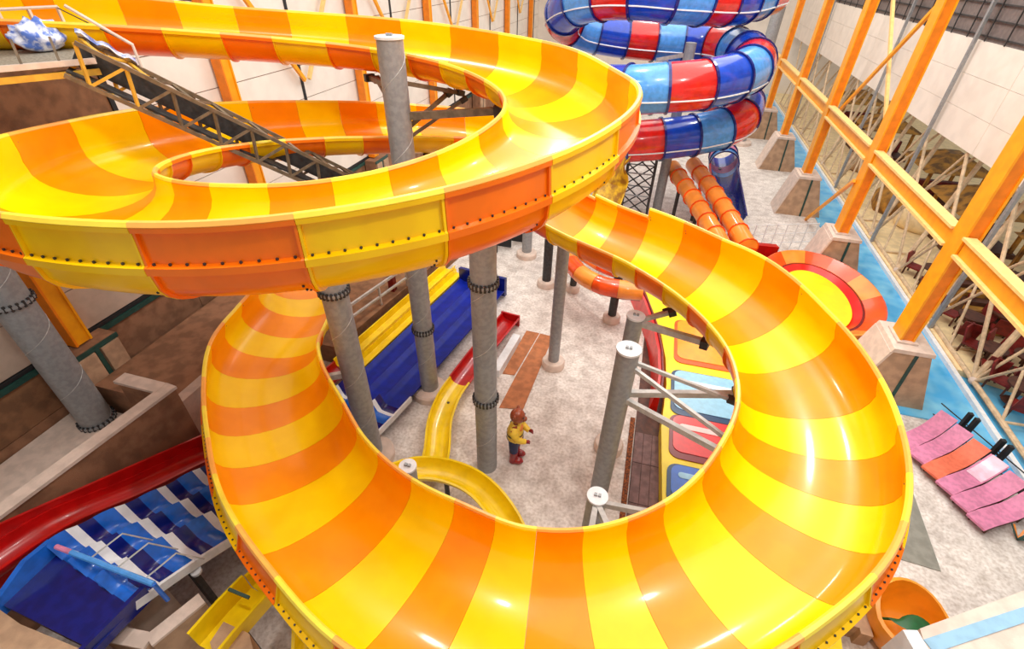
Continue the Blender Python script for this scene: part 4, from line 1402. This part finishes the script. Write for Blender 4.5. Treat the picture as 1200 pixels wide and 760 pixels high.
# orange tub with leaf
tc_ = at(1062, 735, .5)
tb_ = thing('orange_tub', 'round orange tub seat with a dark green leaf inside', 'tub', (tc_.x, tc_.y, 0))
prof = [(.55, 0), (.72, .25), (.8, .6), (.78, .85), (.7, .87), (.68, .6), (.58, .32), (.4, .2)]
rings = []
for i, (r, z) in enumerate(prof):
    ring = []
    for k in range(28):
        a = 2 * math.pi * k / 28
        f = 1 + (.35 * max(0, math.sin(a - .3)) if z > .5 else 0)
        ring.append((tc_.x + r * math.cos(a), tc_.y + r * math.sin(a), z * f))
    rings.append(ring)
MB().loft(rings).build('shell', 'tub', tb_, True, 50)
lf = []
for k in range(9):
    t = k / 8
    wv = .2 * math.sin(math.pi * t) ** .8 + .005
    p = Vector((tc_.x - .3 + .75 * t, tc_.y + .05 - .1 * t, .62 + .12 * math.sin(t * 3)))
    lf.append([p + V(.1, wv, 0), p + V(0, 0, -.03), p + V(-.1, -wv, 0), p + V(0, 0, .03)])
MB().loft(lf).build('leaf', 'leaf', tb_, True, 60)
MB().tube([(tc_.x - .3, tc_.y + .05, .6), (tc_.x - .5, tc_.y + .1, .4)], .03, 6).build('leaf_stem', 'leaf', tb_)

# concrete parapet bottom right
zt = 4.8
pr = thing('parapet', 'pale concrete parapet with a light blue stripe in the lower right corner', 'parapet', tuple(at(1150, 730, 0)))
pp = [at(x, y, zt) for x, y in ((1078, 736), (1090, 775), (1330, 790), (1300, 655))]
MB().prism([p[:2] for p in pp], 0, zt).build('block', 'conc_lt', pr)
q0, q1 = at(1088, 757, zt), at(1290, 690, zt)
MB().bar(q0 + V(0, 0, .005), q1 + V(0, 0, .005), .16, .02).build('blue_stripe', 'stripe', pr)
w0, w1 = at(1066, 738, zt), at(1090, 780, zt)
MB().bar((w0.x, w0.y, zt - .3), (w1.x, w1.y, zt - .3), .2, .62).build('white_end', 'white', pr)

# little red sign and yellow box under the right rim
rp = thing('red_sign', 'small dark red slanted board on a post beyond the right rim', 'sign board', tuple(at(1010, 700, 0)))
MB().extr([at(1000, 712, .9), at(1030, 672, .9), at(1024, 664, 1.25), at(996, 700, 1.2)], (.04, -.03, -.05)).build('board', 'red_d', rp)
c = at(1012, 690, .6)
MB().bar((c.x, c.y, 0), (c.x, c.y, .95), .08, .08).build('post', 'furn_b', rp)
for k, (x, y) in enumerate(((985, 728), (1000, 738))):
    p = at(x, y, 0)
    o = MB().box(p.x - .12, p.x + .12, p.y - .3, p.y + .3, 0, .5).build('grey_kerb_block', 'conc')
    tag(o, ['left', 'right'][k] + ' of two narrow concrete blocks beside the orange tub', 'block', 'blocks by the tub')

# ------------------------------------------------------------------ deck furniture beyond the pool
def make_chair():
    t = thing('deck_chair', 'x', 'chair', (0, 0, 0), 'dark red chairs on the cream deck')
    MB().box(-.3, .3, -.3, .3, .38, .46).build('seat', 'furn', t)
    MB().extr([(-.3, .24, .46), (.3, .24, .46), (.3, .4, 1.05), (-.3, .4, 1.05)], (0, .06, 0)).build('backrest', 'furn', t)
    for s in (-1, 1):
        for u in (-1, 1):
            MB().box(s * .27 - .03, s * .27 + .03, u * .27 - .03, u * .27 + .03, 0, .38).build('leg', 'furn_b', t)
    return t


def make_table():
    t = thing('deck_table', 'x', 'table', (0, 0, 0), 'round tables on the cream deck')
    MB().lathe([(.45, .7), (.46, .76)], (0, 0, 0), 20).build('tabletop', 'furn_b', t, True)
    MB().lathe([(.06, 0), (.06, .7)], (0, 0, 0), 8).build('pedestal', 'furn_b', t)
    MB().lathe([(.3, 0), (.28, .04)], (0, 0, 0), 14).build('foot', 'furn_b', t)
    return t


ch, tb3 = make_chair(), make_table()
n1 = n2 = 0
rows = ['front', 'second', 'third', 'fourth', 'fifth', 'sixth']
spots = [(1150, 425), (1115, 385), (1185, 470), (1165, 385), (1192, 435), (1085, 330)]
for i, (px, py) in enumerate(spots):
    p = at(px, py, .25)
    if p.x < 13.4: p.x = 13.6
    tt = tb3 if i == 0 else dup(tb3, (0, 0, 0))
    tt.location = p
    tt['label'] = ['small round brown table with red chairs nearest the orange beam', 'round table on the cream deck by the nearest orange column', 'round table on the deck close to the pool bend',
                   'round table furthest right behind the beam', 'round table at the right edge of the picture', 'round table beside the brown steps'][i]
    for j, a in enumerate((.6, 2.4, 4.3)):
        o = ch if (i == 0 and j == 0) else dup(ch, (0, 0, 0))
        o.location = (p.x + .85 * math.cos(a), p.y + .85 * math.sin(a), .25)
        if o.location.x < 13.2: o.location.x = 13.2
        o.rotation_euler = (0, 0, a - math.pi / 2)
        o['label'] = '%s dark red chair around the %s' % (['right-hand', 'rear', 'front'][j], ['table nearest the orange beam', 'table by the nearest orange column', 'table close to the pool bend', 'table furthest right behind the beam', 'table at the right edge of the picture', 'table beside the brown steps'][i])
ps = thing('parasol', 'dark red parasol standing among the deck chairs', 'parasol', tuple(at(1180, 395, .25)))
c = at(1180, 395, .25)
MB().lathe([(.7, 0), (.68, .05), (.35, .22), (.02, .34)], (c.x, c.y, 2.0), 8).build('canopy', 'furn', ps)
MB().lathe([(.03, 0), (.03, 1.8)], (c.x, c.y, .25), 8).build('pole', 'furn_b', ps)
sp_ = thing('steps', 'broad brown steps on the deck behind the nearest orange column', 'steps', (14.8, 19.5, .25))
for k in range(8):
    MB().box(13.9, 16.2, 20 + .42 * k, 20.4 + .42 * k, .25, .45 + .17 * k).build('step', 'furn_b' if k % 2 else 'gold', sp_)
for k, (x, y, s_, m_, lab) in enumerate(((15.4, 25.4, 1.0, 'conc_lt', 'pale rounded rock dome on the deck, just past the brown steps'), (15.2, 30.5, .9, 'sand', 'cream rounded rock on the deck behind the second right column'),
                                        (15, 33, 1.3, 'gold', 'golden rounded rock on the deck behind the third right column'), (15.5, 40.5, 1.4, 'conc', 'brown rounded rock far down the deck'))):
    b_ = MB().ball((x, y, .25 + s_ * .3), s_, 16, 10, sc=(1, 1.2, .9))
    b_.v = [(v[0] + .12 * math.sin(v[1] * 3 + k), v[1], max(.25, v[2] + .1 * math.sin(v[0] * 4))) for v in b_.v]
    tag(b_.build('rock', m_, None, True, 80), lab, 'rock')
hut = ['nearest', 'second', 'third', 'fourth', 'fifth']
for k, (x, y) in enumerate(((18.9, 24), (17.2, 29.5), (18, 36), (17.2, 45), (17.6, 54))):
    t = thing('deck_pavilion', hut[k] + ' brown and gold pavilion on the deck beyond the bulkhead', 'pavilion', (x, y, .25), 'pavilions on the deck')
    MB().box(x - 1.6, x + 1.6, y - 1.8, y + 1.8, .25, .5).build('platform', 'furn_b', t)
    for a in (-1, 1):
        for b in (-1, 1):
            MB().bar((x + a * 1.4, y + b * 1.6, .5), (x + a * 1.4, y + b * 1.6, 2.3), .16, .16).build('post', 'gold', t)
    rr_ = [[(x - 1.9, y - 2.1, 2.3), (x + 1.9, y - 2.1, 2.3), (x + 1.9, y + 2.1, 2.3), (x - 1.9, y + 2.1, 2.3)], [(x - .4, y - .5, 3.1), (x + .4, y - .5, 3.1), (x + .4, y + .5, 3.1), (x - .4, y + .5, 3.1)]]
    MB().loft(rr_).build('roof', 'gold', t)
    MB().box(x - 1.5, x + 1.5, y - .2, y + .2, .5, 1.3).build('counter', 'furn', t)
